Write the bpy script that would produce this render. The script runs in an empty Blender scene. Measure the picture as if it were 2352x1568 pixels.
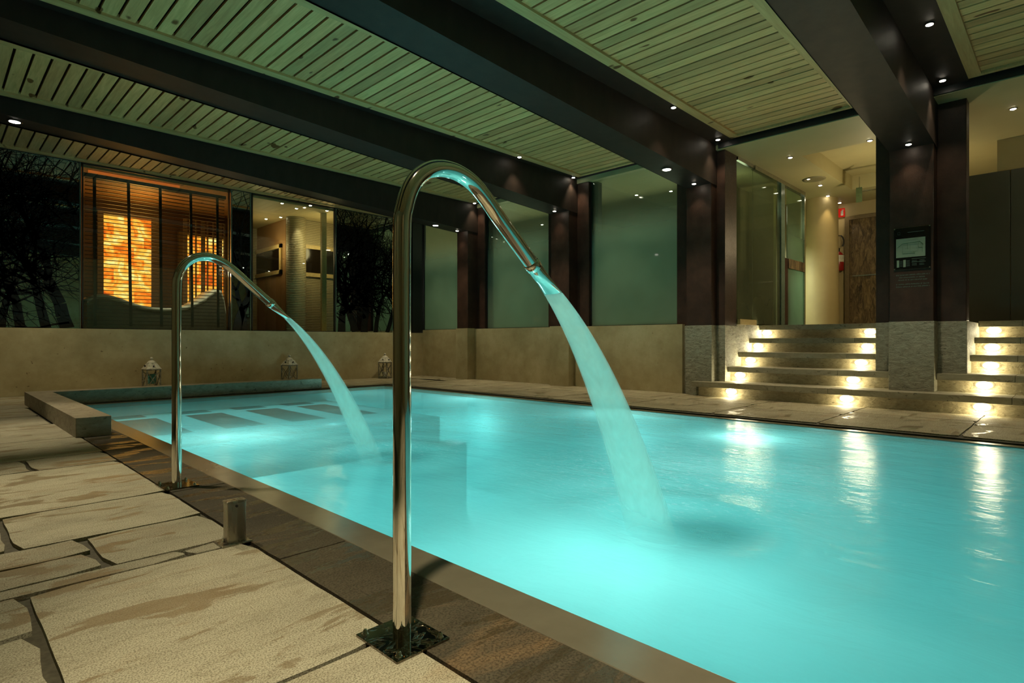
import bpy, bmesh, math, random
from mathutils import Vector, Matrix
random.seed(7)
C = bpy.context.scene.collection
sc = bpy.context.scene
# ------------------------------------------------------------------ camera and measuring helpers
FPX, CX, CY, H = 1320.0, 1176.0, 784.0, 0.70
AZ = math.radians(44.5)
FW = (math.cos(AZ), math.sin(AZ)); RT = (math.sin(AZ), -math.cos(AZ))
def ray(x, y):
    a = (x - CX) / FPX; b = -(y - CY) / FPX
    return FW[0] + a * RT[0], FW[1] + a * RT[1], b
def onz(x, y, z=0.0):
    r = ray(x, y); t = (z - H) / r[2]; return (r[0] * t, r[1] * t, z)
def onx(x, y, X):
    r = ray(x, y); t = X / r[0]; return (X, r[1] * t, H + r[2] * t)
def ony(x, y, Y):
    r = ray(x, y); t = Y / r[1]; return (r[0] * t, Y, H + r[2] * t)
cam = bpy.data.cameras.new('camera'); cam.sensor_width = 36; cam.lens = FPX / 2352 * 36
cam.clip_start = 0.02; cam.clip_end = 200
co = bpy.data.objects.new('camera', cam); C.objects.link(co)
co.location = (0, 0, H); co.rotation_euler = (math.pi / 2, 0, -(math.pi / 2 - AZ)); sc.camera = co

# ------------------------------------------------------------------ materials
def mat(name):
    m = bpy.data.materials.new(name); m.use_nodes = True
    nt = m.node_tree; nt.nodes.clear()
    out = nt.nodes.new('ShaderNodeOutputMaterial')
    return m, nt, out
def N(nt, t, **kw):
    n = nt.nodes.new(t)
    for k, v in kw.items(): setattr(n, k, v)
    return n
def setin(n, **kw):
    for k, v in kw.items(): n.inputs[k.replace('_', ' ')].default_value = v
def pos(nt): return N(nt, 'ShaderNodeNewGeometry').outputs['Position']
def noise(nt, scale, detail=4, rough=.55, vec=None, sx=None, dist=0):
    n = N(nt, 'ShaderNodeTexNoise'); setin(n, Scale=scale, Detail=detail, Roughness=rough, Distortion=dist)
    v = vec or pos(nt)
    if sx:
        mp = N(nt, 'ShaderNodeMapping'); mp.inputs['Scale'].default_value = sx
        nt.links.new(v, mp.inputs['Vector']); v = mp.outputs['Vector']
    nt.links.new(v, n.inputs['Vector']); return n.outputs['Fac']
def ramp(nt, fac, stops):
    r = N(nt, 'ShaderNodeValToRGB'); e = r.color_ramp.elements
    while len(e) < len(stops): e.new(0.5)
    for i, (p, c) in enumerate(stops):
        e[i].position = p; e[i].color = c if len(c) == 4 else (*c, 1)
    nt.links.new(fac, r.inputs['Fac']); return r.outputs['Color']
def mixc(nt, fac, a, b, mode='MIX'):
    n = N(nt, 'ShaderNodeMix', data_type='RGBA', blend_type=mode)
    for s, v in ((n.inputs[0], fac), (n.inputs[6], a), (n.inputs[7], b)):
        if isinstance(v, (int, float)): s.default_value = v
        elif isinstance(v, tuple): s.default_value = v if len(v) == 4 else (*v, 1)
        else: nt.links.new(v, s)
    return n.outputs[2]
def math_(nt, op, a, b=None, clamp=False):
    n = N(nt, 'ShaderNodeMath', operation=op, use_clamp=clamp)
    for i, v in enumerate((a, b)):
        if v is None: continue
        if isinstance(v, (int, float)): n.inputs[i].default_value = v
        else: nt.links.new(v, n.inputs[i])
    return n.outputs[0]
def bump(nt, h, strength=.3, dist=.01):
    b = N(nt, 'ShaderNodeBump'); setin(b, Strength=strength, Distance=dist)
    nt.links.new(h, b.inputs['Height']); return b.outputs['Normal']
def link_any(nt, sock, v):
    if isinstance(v, (int, float)): sock.default_value = v
    elif isinstance(v, tuple): sock.default_value = v if len(v) == 4 else (*v, 1)
    else: nt.links.new(v, sock)
def princ(nt, out, col, rough=.5, metal=0.0, normal=None, spec=None, coat=None):
    p = N(nt, 'ShaderNodeBsdfPrincipled')
    link_any(nt, p.inputs['Base Color'], col); link_any(nt, p.inputs['Roughness'], rough)
    link_any(nt, p.inputs['Metallic'], metal)
    if spec is not None: p.inputs['Specular IOR Level'].default_value = spec
    if coat: p.inputs['Coat Weight'].default_value = coat; p.inputs['Coat Roughness'].default_value = .08
    if normal is not None: nt.links.new(normal, p.inputs['Normal'])
    if out: nt.links.new(p.outputs[0], out.inputs['Surface'])
    return p
def simple(name, col, rough=.5, metal=0.0, nscale=30, var=.15, bmp=.1, spec=None):
    m, nt, out = mat(name)
    f = noise(nt, nscale, 4)
    a = tuple(c * (1 - var) for c in col); b = tuple(min(1, c * (1 + var)) for c in col)
    c = ramp(nt, f, [(.3, a), (.7, b)])
    princ(nt, out, c, rough, metal, bump(nt, f, bmp, .003) if bmp else None, spec)
    return m
def emis(name, col, s):
    m, nt, out = mat(name)
    e = N(nt, 'ShaderNodeEmission'); e.inputs['Color'].default_value = (*col, 1); e.inputs['Strength'].default_value = s
    nt.links.new(e.outputs[0], out.inputs['Surface']); return m

# deck stone: bush-hammered, with damp brown patches and per-slab tone
def deck_mat(name, base_lo, base_hi, wet, wetpos, grain=260, wetrough=.35, sx=(1, 2.2, 1)):
    m, nt, out = mat(name)
    tone = N(nt, 'ShaderNodeAttribute'); tone.attribute_name = 'tone'
    g = noise(nt, grain, 3, .6)
    big = noise(nt, 2.0, 6, .62, sx=sx, dist=.4)
    vein = noise(nt, 7, 7, .7, sx=(1, 3.2, 1), dist=.8)
    c = ramp(nt, big, [(.25, base_lo), (.7, base_hi)])
    c = mixc(nt, .42, c, ramp(nt, vein, [(.32, (.42, .37, .28)), (.5, (1, 1, 1))]), 'MULTIPLY')
    stain = noise(nt, 1.3, 6, .65, sx=(1, 2.6, 1), dist=1.0)
    c = mixc(nt, math_(nt, 'MULTIPLY', ramp(nt, stain, [(.56, (0, 0, 0)), (.70, (1, 1, 1))]), .38), c, (.36, .22, .10), 'MIX')
    c = mixc(nt, .75, c, ramp(nt, g, [(.40, (.30, .28, .24)), (.54, (1, 1, 1))]), 'MULTIPLY')
    c = mixc(nt, .9, c, tone.outputs['Color'], 'MULTIPLY')
    w = noise(nt, 2.1, 7, .62, sx=(1, 3.2, 1), dist=.5)
    wm = ramp(nt, w, [(wetpos, (0, 0, 0)), (wetpos + .025, (1, 1, 1))])
    c2 = mixc(nt, math_(nt, 'MULTIPLY', wm, .85), c, mixc(nt, .65, c, wet, 'MIX'))
    rg = math_(nt, 'SUBTRACT', .72, math_(nt, 'MULTIPLY', wm, .72 - wetrough))
    h = math_(nt, 'ADD', math_(nt, 'MULTIPLY', g, .5), math_(nt, 'MULTIPLY', vein, 1.0))
    princ(nt, out, c2, rg, 0, bump(nt, h, .45, .004), .35)
    return m
M = {}
M['deck'] = deck_mat('deck_stone', (.40, .375, .28), (.56, .53, .40), (.20, .135, .065), .545)
M['border'] = deck_mat('border_stone', (.055, .046, .030), (.10, .085, .055), (.06, .045, .026), .52, 160, .22, (1, 1.3, 1))
M['fardeck'] = deck_mat('far_deck_stone', (.30, .27, .18), (.50, .45, .31), (.15, .12, .07), .57, 120, .28, (2.2, 1, 1))
M['mortar'] = simple('mortar', (.075, .068, .045), .75, 0, 60, .3, .4)
M['coping'] = simple('coping', (.16, .145, .105), .25, 0, 8, .08, .03)
M['darkgap'] = simple('shaded_gap', (.015, .016, .012), .5)  # near-black colour stands for the shade inside the gap beside the coping
m, nt, out = mat('travertine'); M['travertine'] = m
f1 = noise(nt, 1.6, 6, .6); f2 = noise(nt, 26, 4, .6); f3 = noise(nt, 60, 2, .5)
c = ramp(nt, f1, [(.3, (.33, .27, .14)), (.7, (.50, .44, .27))])
c = mixc(nt, .35, c, ramp(nt, noise(nt, 5, 6, .7), [(.35, (.6, .55, .4)), (.6, (1, 1, 1))]), 'MULTIPLY')
c = mixc(nt, 1.0, c, ramp(nt, f2, [(.25, (.25, .2, .12)), (.33, (1, 1, 1))]), 'MULTIPLY')
princ(nt, out, c, .55, 0, bump(nt, f2, .12, .004))
def rough_stone(name, lo, hi, bs=.8, sc_=14):
    m, nt, out = mat(name)
    a = noise(nt, sc_, 7, .65, sx=(1, 1, 2.2), dist=.5); b = noise(nt, 90, 3)
    cc = noise(nt, sc_ * 1.6, 5, .7, sx=(1, 1, 1.8), dist=1.2)
    c = ramp(nt, a, [(.3, lo), (.65, hi)])
    c = mixc(nt, .8, c, ramp(nt, cc, [(.34, (.25, .24, .2)), (.42, (1, 1, 1))]), 'MULTIPLY')
    h = math_(nt, 'ADD', a, math_(nt, 'MULTIPLY', b, .15))
    princ(nt, out, c, .6, 0, bump(nt, h, bs, .02)); return m
M['rough'] = rough_stone('split_stone', (.20, .19, .14), (.36, .35, .27))
M['step'] = rough_stone('step_stone', (.25, .23, .16), (.34, .315, .235), .12, 8)
M['riser'] = rough_stone('riser_stone', (.26, .22, .13), (.40, .35, .23), .5, 18)
M['bench'] = rough_stone('bench_stone', (.22, .19, .13), (.36, .32, .24), .15, 10)
m, nt, out = mat('dark_beam'); M['beam'] = m
f = noise(nt, 9, 5, .6, sx=(1, 1, .4))
princ(nt, out, ramp(nt, f, [(.3, (.016, .011, .009)), (.7, (.030, .019, .015))]), .55, 0, bump(nt, noise(nt, 140, 2), .15, .002), .3)
m, nt, out = mat('dark_leather_column'); M['column'] = m
f = noise(nt, 5, 6, .65); g = noise(nt, 90, 3, .6, sx=(1, 1, .6))
c = ramp(nt, f, [(.3, (.026, .013, .009)), (.7, (.06, .030, .021))])
princ(nt, out, c, ramp(nt, g, [(.3, (.36,) * 3), (.7, (.55,) * 3)]), .1, bump(nt, g, .35, .003), .35)
# timber
def wood(name, a, b, sx=(14, .9, 14)):
    m, nt, out = mat(name)
    tone = N(nt, 'ShaderNodeAttribute'); tone.attribute_name = 'tone'
    f = noise(nt, 3.0, 6, .65, sx=sx, dist=.6)
    k = noise(nt, 9, 1, .3, sx=(1, .45, 1))
    c = ramp(nt, f, [(.3, a), (.7, b)])
    c = mixc(nt, 1.0, c, ramp(nt, k, [(.23, (.25, .16, .08)), (.26, (1, 1, 1))]), 'MULTIPLY')
    c = mixc(nt, 1.0, c, tone.outputs['Color'], 'MULTIPLY')
    princ(nt, out, c, .55, 0, bump(nt, f, .15, .002)); return m
M['slat'] = wood('pine_slat', (.46, .29, .11), (.70, .47, .21))
M['frame'] = wood('pine_frame', (.44, .28, .11), (.60, .42, .19), (.9, 14, 14))
M['black'] = simple('black_metal', (.01, .01, .01), .4)
M['blackgap'] = simple('dark_void', (.012, .010, .006), .9)
m, nt, out = mat('polished_steel'); M['chrome'] = m
princ(nt, out, (.78, .75, .68), .055, 1.0, bump(nt, noise(nt, 18, 2, sx=(1, 1, .15)), .012, .002))
m, nt, out = mat('brushed_steel'); M['brushed'] = m
princ(nt, out, (.38, .35, .28), ramp(nt, noise(nt, 60, 3, sx=(1, 1, .04)), [(.3, (.2,) * 3), (.7, (.34,) * 3)]), 1.0)
m, nt, out = mat('wet_steel_plate'); M['wetplate'] = m
w = noise(nt, 26, 3, .5, dist=1.0)
princ(nt, out, (.16, .13, .09), .06, 1.0, bump(nt, ramp(nt, w, [(.42, (0, 0, 0)), (.55, (1, 1, 1))]), .6, .006), coat=1.0)
# water --------------------------------------------------------------
JET = [(1.95, 1.12), (1.93, 3.16)]
m, nt, out = mat('pool_water'); M['water'] = m
P = pos(nt)
n1 = noise(nt, 1.1, 4, .5, sx=(1, .55, 1), dist=.8)
n2 = noise(nt, 34, 3, .6, sx=(1, .4, 1))
n3 = noise(nt, 5, 4, .6, sx=(1, .5, 1), dist=.5)
def ringmask(cx, cy, r0, r1):
    vd = N(nt, 'ShaderNodeVectorMath', operation='DISTANCE'); nt.links.new(P, vd.inputs[0])
    vd.inputs[1].default_value = (cx, cy, -.02)
    mr = N(nt, 'ShaderNodeMapRange', interpolation_type='SMOOTHSTEP')
    nt.links.new(vd.outputs['Value'], mr.inputs[0]); mr.inputs[1].default_value = r0; mr.inputs[2].default_value = r1
    mr.inputs[3].default_value = 1; mr.inputs[4].default_value = 0
    return mr.outputs[0]
foam = math_(nt, 'MAXIMUM', ringmask(3.0, 1.55, .2, 1.35), math_(nt, 'MULTIPLY', ringmask(2.2, 3.3, .1, .9), .6))
foamn = math_(nt, 'MULTIPLY', foam, ramp(nt, n3, [(.35, (.25,) * 3), (.7, (1,) * 3)]))
h = math_(nt, 'ADD', math_(nt, 'MULTIPLY', n3, .8), math_(nt, 'MULTIPLY', n2, math_(nt, 'ADD', .1, math_(nt, 'MULTIPLY', foam, .35))))
nrm = bump(nt, h, .25, .03)
tcol = mixc(nt, n1, (.26, .70, .67), (.44, .84, .81))
tcol = mixc(nt, math_(nt, 'MULTIPLY', foamn, .75), tcol, (.62, .92, .88))
glint = noise(nt, 75, 3, .7, sx=(1, .35, 1))
tcol = mixc(nt, math_(nt, 'MULTIPLY', foam, ramp(nt, glint, [(.56, (0, 0, 0)), (.66, (1, 1, 1))])), tcol, (1, 1, 1))  # white sparkle of reflections put into the colour within the foam
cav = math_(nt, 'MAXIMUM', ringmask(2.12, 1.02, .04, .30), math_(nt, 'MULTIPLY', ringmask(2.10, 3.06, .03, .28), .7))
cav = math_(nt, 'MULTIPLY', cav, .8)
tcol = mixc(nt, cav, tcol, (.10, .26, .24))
tr = N(nt, 'ShaderNodeBsdfTranslucent'); nt.links.new(tcol, tr.inputs['Color'])
em = N(nt, 'ShaderNodeEmission'); nt.links.new(mixc(nt, n1, (.05, .56, .56), (.11, .68, .67)), em.inputs['Color']); nt.links.new(math_(nt, 'SUBTRACT', .30, math_(nt, 'MULTIPLY', cav, .2)), em.inputs['Strength'])  # emission stands in for underwater light scattered by the water
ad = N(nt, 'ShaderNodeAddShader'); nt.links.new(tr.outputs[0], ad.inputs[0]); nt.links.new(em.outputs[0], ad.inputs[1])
tp = N(nt, 'ShaderNodeBsdfTransparent'); tp.inputs['Color'].default_value = (.55, .93, .95, 1)
mx = N(nt, 'ShaderNodeMixShader'); nt.links.new(tp.outputs[0], mx.inputs[1]); nt.links.new(ad.outputs[0], mx.inputs[2])
sy_ = N(nt, 'ShaderNodeSeparateXYZ'); nt.links.new(P, sy_.inputs[0])
sh = N(nt, 'ShaderNodeMapRange'); nt.links.new(sy_.outputs['Y'], sh.inputs[0])
sh.inputs[1].default_value = 5.0; sh.inputs[2].default_value = 5.7; sh.inputs[3].default_value = 0; sh.inputs[4].default_value = .36
nt.links.new(math_(nt, 'SUBTRACT', math_(nt, 'ADD', .52, math_(nt, 'MULTIPLY', foam, .38)), sh.outputs[0]), mx.inputs[0])
gl = N(nt, 'ShaderNodeBsdfGlossy'); gl.inputs['Roughness'].default_value = .20; nt.links.new(nrm, gl.inputs['Normal'])
fr = N(nt, 'ShaderNodeFresnel'); fr.inputs['IOR'].default_value = 1.33; nt.links.new(nrm, fr.inputs['Normal'])
mx2 = N(nt, 'ShaderNodeMixShader'); nt.links.new(math_(nt, 'MINIMUM', fr.outputs[0], .6), mx2.inputs[0])
nt.links.new(mx.outputs[0], mx2.inputs[1]); nt.links.new(gl.outputs[0], mx2.inputs[2])
nt.links.new(mx2.outputs[0], out.inputs['Surface'])
M['tile'] = simple('turquoise_basin', (.26, .62, .62), .6, 0, 2, .05, 0)
M['mat'] = simple('submerged_brown_stone', (.085, .05, .025), .7)
M['mat2'] = simple('submerged_teal_stone', (.03, .13, .13), .7)
m, nt, out = mat('falling_water'); M['jet'] = m
lw = N(nt, 'ShaderNodeLayerWeight'); lw.inputs['Blend'].default_value = .5
uvn = noise(nt, 9, 2, .5, sx=(3, 3, .5))
op = math_(nt, 'SUBTRACT', 1.0, lw.outputs['Facing'], True)
op = ramp(nt, op, [(.03, (0, 0, 0)), (.45, (.42,) * 3), (.97, (.88,) * 3)])
zz = N(nt, 'ShaderNodeSeparateXYZ'); nt.links.new(pos(nt), zz.inputs[0])
zf = N(nt, 'ShaderNodeMapRange', interpolation_type='SMOOTHSTEP'); nt.links.new(zz.outputs['Z'], zf.inputs[0])
zf.inputs[1].default_value = -.03; zf.inputs[2].default_value = .22; zf.inputs[3].default_value = .25; zf.inputs[4].default_value = 1
op = math_(nt, 'MULTIPLY', math_(nt, 'MULTIPLY', op, zf.outputs[0]), ramp(nt, uvn, [(.3, (.82,) * 3), (.7, (1,) * 3)]))
d1 = N(nt, 'ShaderNodeBsdfTranslucent'); d1.inputs['Color'].default_value = (.62, .95, .90, 1)
d2 = N(nt, 'ShaderNodeBsdfDiffuse'); d2.inputs['Color'].default_value = (.60, .92, .87, 1)
e1 = N(nt, 'ShaderNodeEmission'); e1.inputs['Color'].default_value = (.20, .52, .46, 1); e1.inputs['Strength'].default_value = .42  # falling water is given a faint teal glow of its own
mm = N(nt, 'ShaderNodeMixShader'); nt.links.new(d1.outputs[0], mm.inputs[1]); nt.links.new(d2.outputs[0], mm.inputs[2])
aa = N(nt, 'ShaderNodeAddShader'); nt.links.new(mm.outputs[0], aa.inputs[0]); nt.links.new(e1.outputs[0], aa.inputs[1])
t1 = N(nt, 'ShaderNodeBsdfTransparent'); mf = N(nt, 'ShaderNodeMixShader')
nt.links.new(op, mf.inputs[0]); nt.links.new(t1.outputs[0], mf.inputs[1]); nt.links.new(aa.outputs[0], mf.inputs[2])
nt.links.new(mf.outputs[0], out.inputs['Surface'])
# glass --------------------------------------------------------------
def glass(name, gloss=.09, tint=(.85, .92, .85), rough=.01):
    m, nt, out = mat(name)
    t = N(nt, 'ShaderNodeBsdfTransparent'); t.inputs['Color'].default_value = (*tint, 1)
    g = N(nt, 'ShaderNodeBsdfGlossy'); g.inputs['Roughness'].default_value = rough
    x = N(nt, 'ShaderNodeMixShader'); x.inputs[0].default_value = gloss
    nt.links.new(t.outputs[0], x.inputs[1]); nt.links.new(g.outputs[0], x.inputs[2]); nt.links.new(x.outputs[0], out.inputs['Surface'])
    return m
M['glass'] = glass('clear_glass', .10)
M['glass_edge'] = simple('green_glass_edge', (.10, .15, .12), .2)
def frost(name, z0, z1, col=(.30, .42, .32), mx_=.93):
    m, nt, out = mat(name)
    s = N(nt, 'ShaderNodeSeparateXYZ'); nt.links.new(pos(nt), s.inputs[0])
    mr = N(nt, 'ShaderNodeMapRange', interpolation_type='SMOOTHSTEP'); nt.links.new(s.outputs['Z'], mr.inputs[0])
    mr.inputs[1].default_value = z1; mr.inputs[2].default_value = z0; mr.inputs[3].default_value = .12; mr.inputs[4].default_value = mx_
    t = N(nt, 'ShaderNodeBsdfTransparent'); t.inputs['Color'].default_value = (.8, .9, .8, 1)
    n = noise(nt, .9, 3)
    c = ramp(nt, n, [(.3, tuple(v * .8 for v in col)), (.7, col)])
    tl = N(nt, 'ShaderNodeBsdfTranslucent'); nt.links.new(c, tl.inputs['Color'])
    df = N(nt, 'ShaderNodeBsdfDiffuse'); nt.links.new(c, df.inputs['Color'])
    a = N(nt, 'ShaderNodeMixShader'); a.inputs[0].default_value = .35
    nt.links.new(tl.outputs[0], a.inputs[1]); nt.links.new(df.outputs[0], a.inputs[2])
    b = N(nt, 'ShaderNodeMixShader'); nt.links.new(mr.outputs[0], b.inputs[0]); nt.links.new(t.outputs[0], b.inputs[1]); nt.links.new(a.outputs[0], b.inputs[2])
    g = N(nt, 'ShaderNodeBsdfGlossy'); g.inputs['Roughness'].default_value = .04
    c2 = N(nt, 'ShaderNodeMixShader'); c2.inputs[0].default_value = .06
    nt.links.new(b.outputs[0], c2.inputs[1]); nt.links.new(g.outputs[0], c2.inputs[2]); nt.links.new(c2.outputs[0], out.inputs['Surface'])
    return m
M['frost'] = frost('frosted_glass', 2.0, 2.75)
M['frost_low'] = frost('frosted_partition_glass', 1.2, 3.0, (.30, .33, .22), .55)
m, nt, out = mat('dark_mirror_glass'); M['mirror'] = m
princ(nt, out, (.42, .48, .42), .015, 1.0)
M['silhouette'] = simple('black_tree_print', (.004, .004, .004), .35)
m, nt, out = mat('grey_green_backlit'); M['printback'] = m
princ(nt, out, (.12, .17, .13), .1)
# lobby / rooms
M['plaster'] = simple('warm_plaster', (.42, .34, .17), .6, 0, 3, .06, .03)
M['plaster_dk'] = simple('olive_plaster', (.20, .18, .10), .6, 0, 3, .08, .03)
M['lobbyceil'] = simple('lobby_ceiling_paint', (.40, .36, .19), .6, 0, 2, .05, .02)
M['panel'] = simple('grey_green_panel', (.085, .085, .065), .35, 0, 2, .1, .02)
M['lobbyfloor'] = simple('lobby_floor_stone', (.20, .18, .12), .35)
m, nt, out = mat('bark_veneer'); M['bark'] = m
f = noise(nt, 17, 8, .75, sx=(1, 1, .28), dist=1.2)
princ(nt, out, ramp(nt, f, [(.36, (.02, .013, .006)), (.5, (.13, .09, .04)), (.66, (.28, .2, .09))]), .6, 0, bump(nt, f, .9, .02))
M['doorframe'] = simple('bronze_door_frame', (.16, .12, .06), .45)
m, nt, out = mat('ribbed_curved_wall'); M['ribbed'] = m
wv = N(nt, 'ShaderNodeTexWave', bands_direction='Z'); setin(wv, Scale=9.0, Distortion=.3); nt.links.new(pos(nt), wv.inputs['Vector'])
princ(nt, out, ramp(nt, wv.outputs['Fac'], [(.2, (.22, .18, .10)), (.8, (.42, .36, .22))]), .5, 0, bump(nt, wv.outputs['Fac'], .3, .01))
M['orangewood'] = simple('amber_panelled_wall', (.10, .055, .024), .5, 0, 4, .1, .05)
M['beigeframe'] = simple('beige_window_frame', (.50, .38, .17), .45)
M['darkwin'] = simple('dark_window_pane', (.012, .008, .005), .12)
M['white'] = simple('white_shell', (.62, .62, .52), .4, 0, 5, .03, 0)
M['whitepaint'] = simple('chipped_white_paint', (.50, .48, .40), .6, 0, 40, .35, .2)
M['lantmetal'] = simple('weathered_lantern_metal', (.23, .22, .17), .5, .3, 45, .6, .3)
M['tealcandle'] = simple('teal_candle_glass', (.10, .32, .30), .2)
M['red'] = simple('red_enamel', (.30, .01, .008), .35, 0, 10, .1, 0)
M['signred'] = emis('lit_red_sign', (.6, .02, .01), .7)
M['signwhite'] = simple('sign_white', (.6, .6, .5), .4)
M['plan'] = simple('plan_print', (.18, .25, .19), .4, 0, 9, .06, 0)
M['plangreen'] = simple('plan_green_ink', (.02, .10, .01), .4)
M['plangrey'] = simple('plan_grey_ink', (.06, .10, .08), .4)
M['gloss'] = simple('black_acrylic', (.006, .007, .007), .08)
M['letter'] = simple('teal_grey_lettering', (.07, .12, .10), .5)
M['stud'] = simple('steel_stud', (.5, .5, .45), .25, 1.0)
m, nt, out = mat('salt_block_wall'); M['salt'] = m
br = N(nt, 'ShaderNodeTexBrick'); setin(br, Scale=1.0, Mortar_Size=.0, Brick_Width=.31, Row_Height=.2); br.inputs['Bias'].default_value = 0
mp = N(nt, 'ShaderNodeMapping'); mp.inputs['Rotation'].default_value = (math.pi / 2, 0, 0)
sep = N(nt, 'ShaderNodeSeparateXYZ'); nt.links.new(pos(nt), sep.inputs[0])
cmb = N(nt, 'ShaderNodeCombineXYZ')
nt.links.new(math_(nt, 'ADD', sep.outputs[0], sep.outputs[1]), cmb.inputs[0]); nt.links.new(sep.outputs[2], cmb.inputs[1])
nt.links.new(cmb.outputs[0], br.inputs['Vector'])
br.inputs['Color1'].default_value = (0, 0, 0, 1); br.inputs['Color2'].default_value = (1, 1, 1, 1); br.inputs['Mortar'].default_value = (.5, .5, .5, 1)
nn = noise(nt, 3.6, 5, .6, dist=1.6)
v = math_(nt, 'ADD', math_(nt, 'MULTIPLY', br.outputs['Color'], .22), math_(nt, 'MULTIPLY', nn, .93))
c = ramp(nt, v, [(.40, (.55, .06, .004)), (.53, (.95, .20, .012)), (.66, (1.0, .46, .06)), (.84, (1, .85, .34))])
e = N(nt, 'ShaderNodeEmission'); nt.links.new(c, e.inputs['Color']); e.inputs['Strength'].default_value = 1.8
nt.links.new(e.outputs[0], out.inputs['Surface'])
M['lens'] = emis('lit_spot_lens', (1.0, .90, .70), 30)
M['lens_big'] = emis('lit_downlight_lens', (1.0, .95, .82), 14)
M['lens_step'] = emis('lit_step_lens', (1.0, .90, .62), 14)
M['ring'] = simple('dark_trim_ring', (.03, .025, .02), .3, .6)
M['amberglow'] = emis('amber_led_strip', (1.0, .20, .03), .6)

# ------------------------------------------------------------------ mesh builder
class MB:
    def __init__(s): s.v = []; s.f = []; s.t = []; s.smooth = []
    def add(s, vs, fs, tone=1.0, sm=False):
        b = len(s.v); s.v += [tuple(v) for v in vs]
        for f in fs: s.f.append(tuple(b + i for i in f)); s.t.append(tone); s.smooth.append(sm)
    def box(s, x0, x1, y0, y1, z0, z1, tone=1.0):
        x0, x1 = sorted((x0, x1)); y0, y1 = sorted((y0, y1)); z0, z1 = sorted((z0, z1))
        s.add([(x0, y0, z0), (x1, y0, z0), (x1, y1, z0), (x0, y1, z0), (x0, y0, z1), (x1, y0, z1), (x1, y1, z1), (x0, y1, z1)],
              [(3, 2, 1, 0), (4, 5, 6, 7), (0, 1, 5, 4), (1, 2, 6, 5), (2, 3, 7, 6), (3, 0, 4, 7)], tone); return s
    def prism(s, pts, axis, a, b, tone=1.0, sm=False):
        # pts 2D; axis 'x': pts=(y,z), 'y': pts=(x,z), 'z': pts=(x,y)
        f = {'x': lambda p, t: (t, p[0], p[1]), 'y': lambda p, t: (p[0], t, p[1]), 'z': lambda p, t: (p[0], p[1], t)}[axis]
        n = len(pts); vs = [f(p, a) for p in pts] + [f(p, b) for p in pts]
        s.add(vs, [tuple(range(n))[::-1], tuple(range(n, 2 * n))], tone, False)
        s.add(vs, [(i, (i + 1) % n, n + (i + 1) % n, n + i) for i in range(n)], tone, sm); return s
    def tube(s, path, rad, seg=20, cap=True, prof=None, sm=True, up=(0, 1, 0)):
        P = [Vector(p) for p in path]; n = len(P); rings = []
        for i, p in enumerate(P):
            t = (P[min(i + 1, n - 1)] - P[max(i - 1, 0)]).normalized()
            u = Vector(up); u = (u - t * u.dot(t))
            if u.length < 1e-4: u = Vector((1, 0, 0)); u = u - t * u.dot(t)
            u.normalize(); w = t.cross(u)
            r = rad[i] if isinstance(rad, (list, tuple)) else rad
            ra, rb = r if isinstance(r, (list, tuple)) else (r, r)
            rings.append([p + u * (ra * math.cos(k * 2 * math.pi / seg)) + w * (rb * math.sin(k * 2 * math.pi / seg)) for k in range(seg)])
        vs = [v for r in rings for v in r]; fs = []
        for i in range(n - 1):
            for k in range(seg):
                fs.append((i * seg + k, i * seg + (k + 1) % seg, (i + 1) * seg + (k + 1) % seg, (i + 1) * seg + k))
        s.add(vs, fs, 1.0, sm)
        if cap: s.add(rings[0], [tuple(range(seg))[::-1]]); s.add(rings[-1], [tuple(range(seg))])
        return s
    def lathe(s, prof, c, seg=24, sm=True, rot=0):
        vs = []; fs = []
        for r, z in prof:
            for k in range(seg):
                a = rot + k * 2 * math.pi / seg; vs.append((c[0] + r * math.cos(a), c[1] + r * math.sin(a), c[2] + z))
        n = len(prof)
        for i in range(n - 1):
            for k in range(seg): fs.append((i * seg + k, i * seg + (k + 1) % seg, (i + 1) * seg + (k + 1) % seg, (i + 1) * seg + k))
        s.add(vs, fs, 1.0, sm)
        s.add(vs[:seg], [tuple(range(seg))[::-1]]); s.add(vs[-seg:], [tuple(range(seg))]); return s
    def bar(s, a, b, w, h=None, tone=1.0):
        a, b = Vector(a), Vector(b); t = (b - a).normalized(); u = Vector((0, 0, 1)).cross(t)
        if u.length < 1e-3: u = Vector((1, 0, 0))
        u.normalize(); v = t.cross(u); h = h or w
        q = [a + u * sx * w / 2 + v * sy * h / 2 for sx, sy in ((-1, -1), (1, -1), (1, 1), (-1, 1))]
        q += [b + u * sx * w / 2 + v * sy * h / 2 for sx, sy in ((-1, -1), (1, -1), (1, 1), (-1, 1))]
        s.add(q, [(3, 2, 1, 0), (4, 5, 6, 7), (0, 1, 5, 4), (1, 2, 6, 5), (2, 3, 7, 6), (3, 0, 4, 7)], tone); return s
    def build(s, name, material, parent=None, bevel=0):
        me = bpy.data.meshes.new(name)
        o0 = Vector((0, 0, 0))
        if parent is not None: o0 = parent.matrix_world.translation if False else Vector(parent.get('_o', (0, 0, 0)))
        me.from_pydata([(v[0] - o0.x, v[1] - o0.y, v[2] - o0.z) for v in s.v], [], s.f)
        a = me.color_attributes.new('tone', 'FLOAT_COLOR', 'CORNER')
        li = 0
        for fi, p in enumerate(me.polygons):
            t = s.t[fi]; t = t if isinstance(t, tuple) else (t, t, t)
            for _ in range(p.loop_total): a.data[li].color = (*t, 1); li += 1
            p.use_smooth = s.smooth[fi]
        me.materials.append(material); me.validate()
        o = bpy.data.objects.new(name, me); C.objects.link(o)
        if parent is not None: o.parent = parent; o['_o'] = tuple(o0)
        if bevel:
            b = o.modifiers.new('bevel', 'BEVEL'); b.width = bevel; b.segments = 2; b.limit_method = 'ANGLE'
        return o
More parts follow.
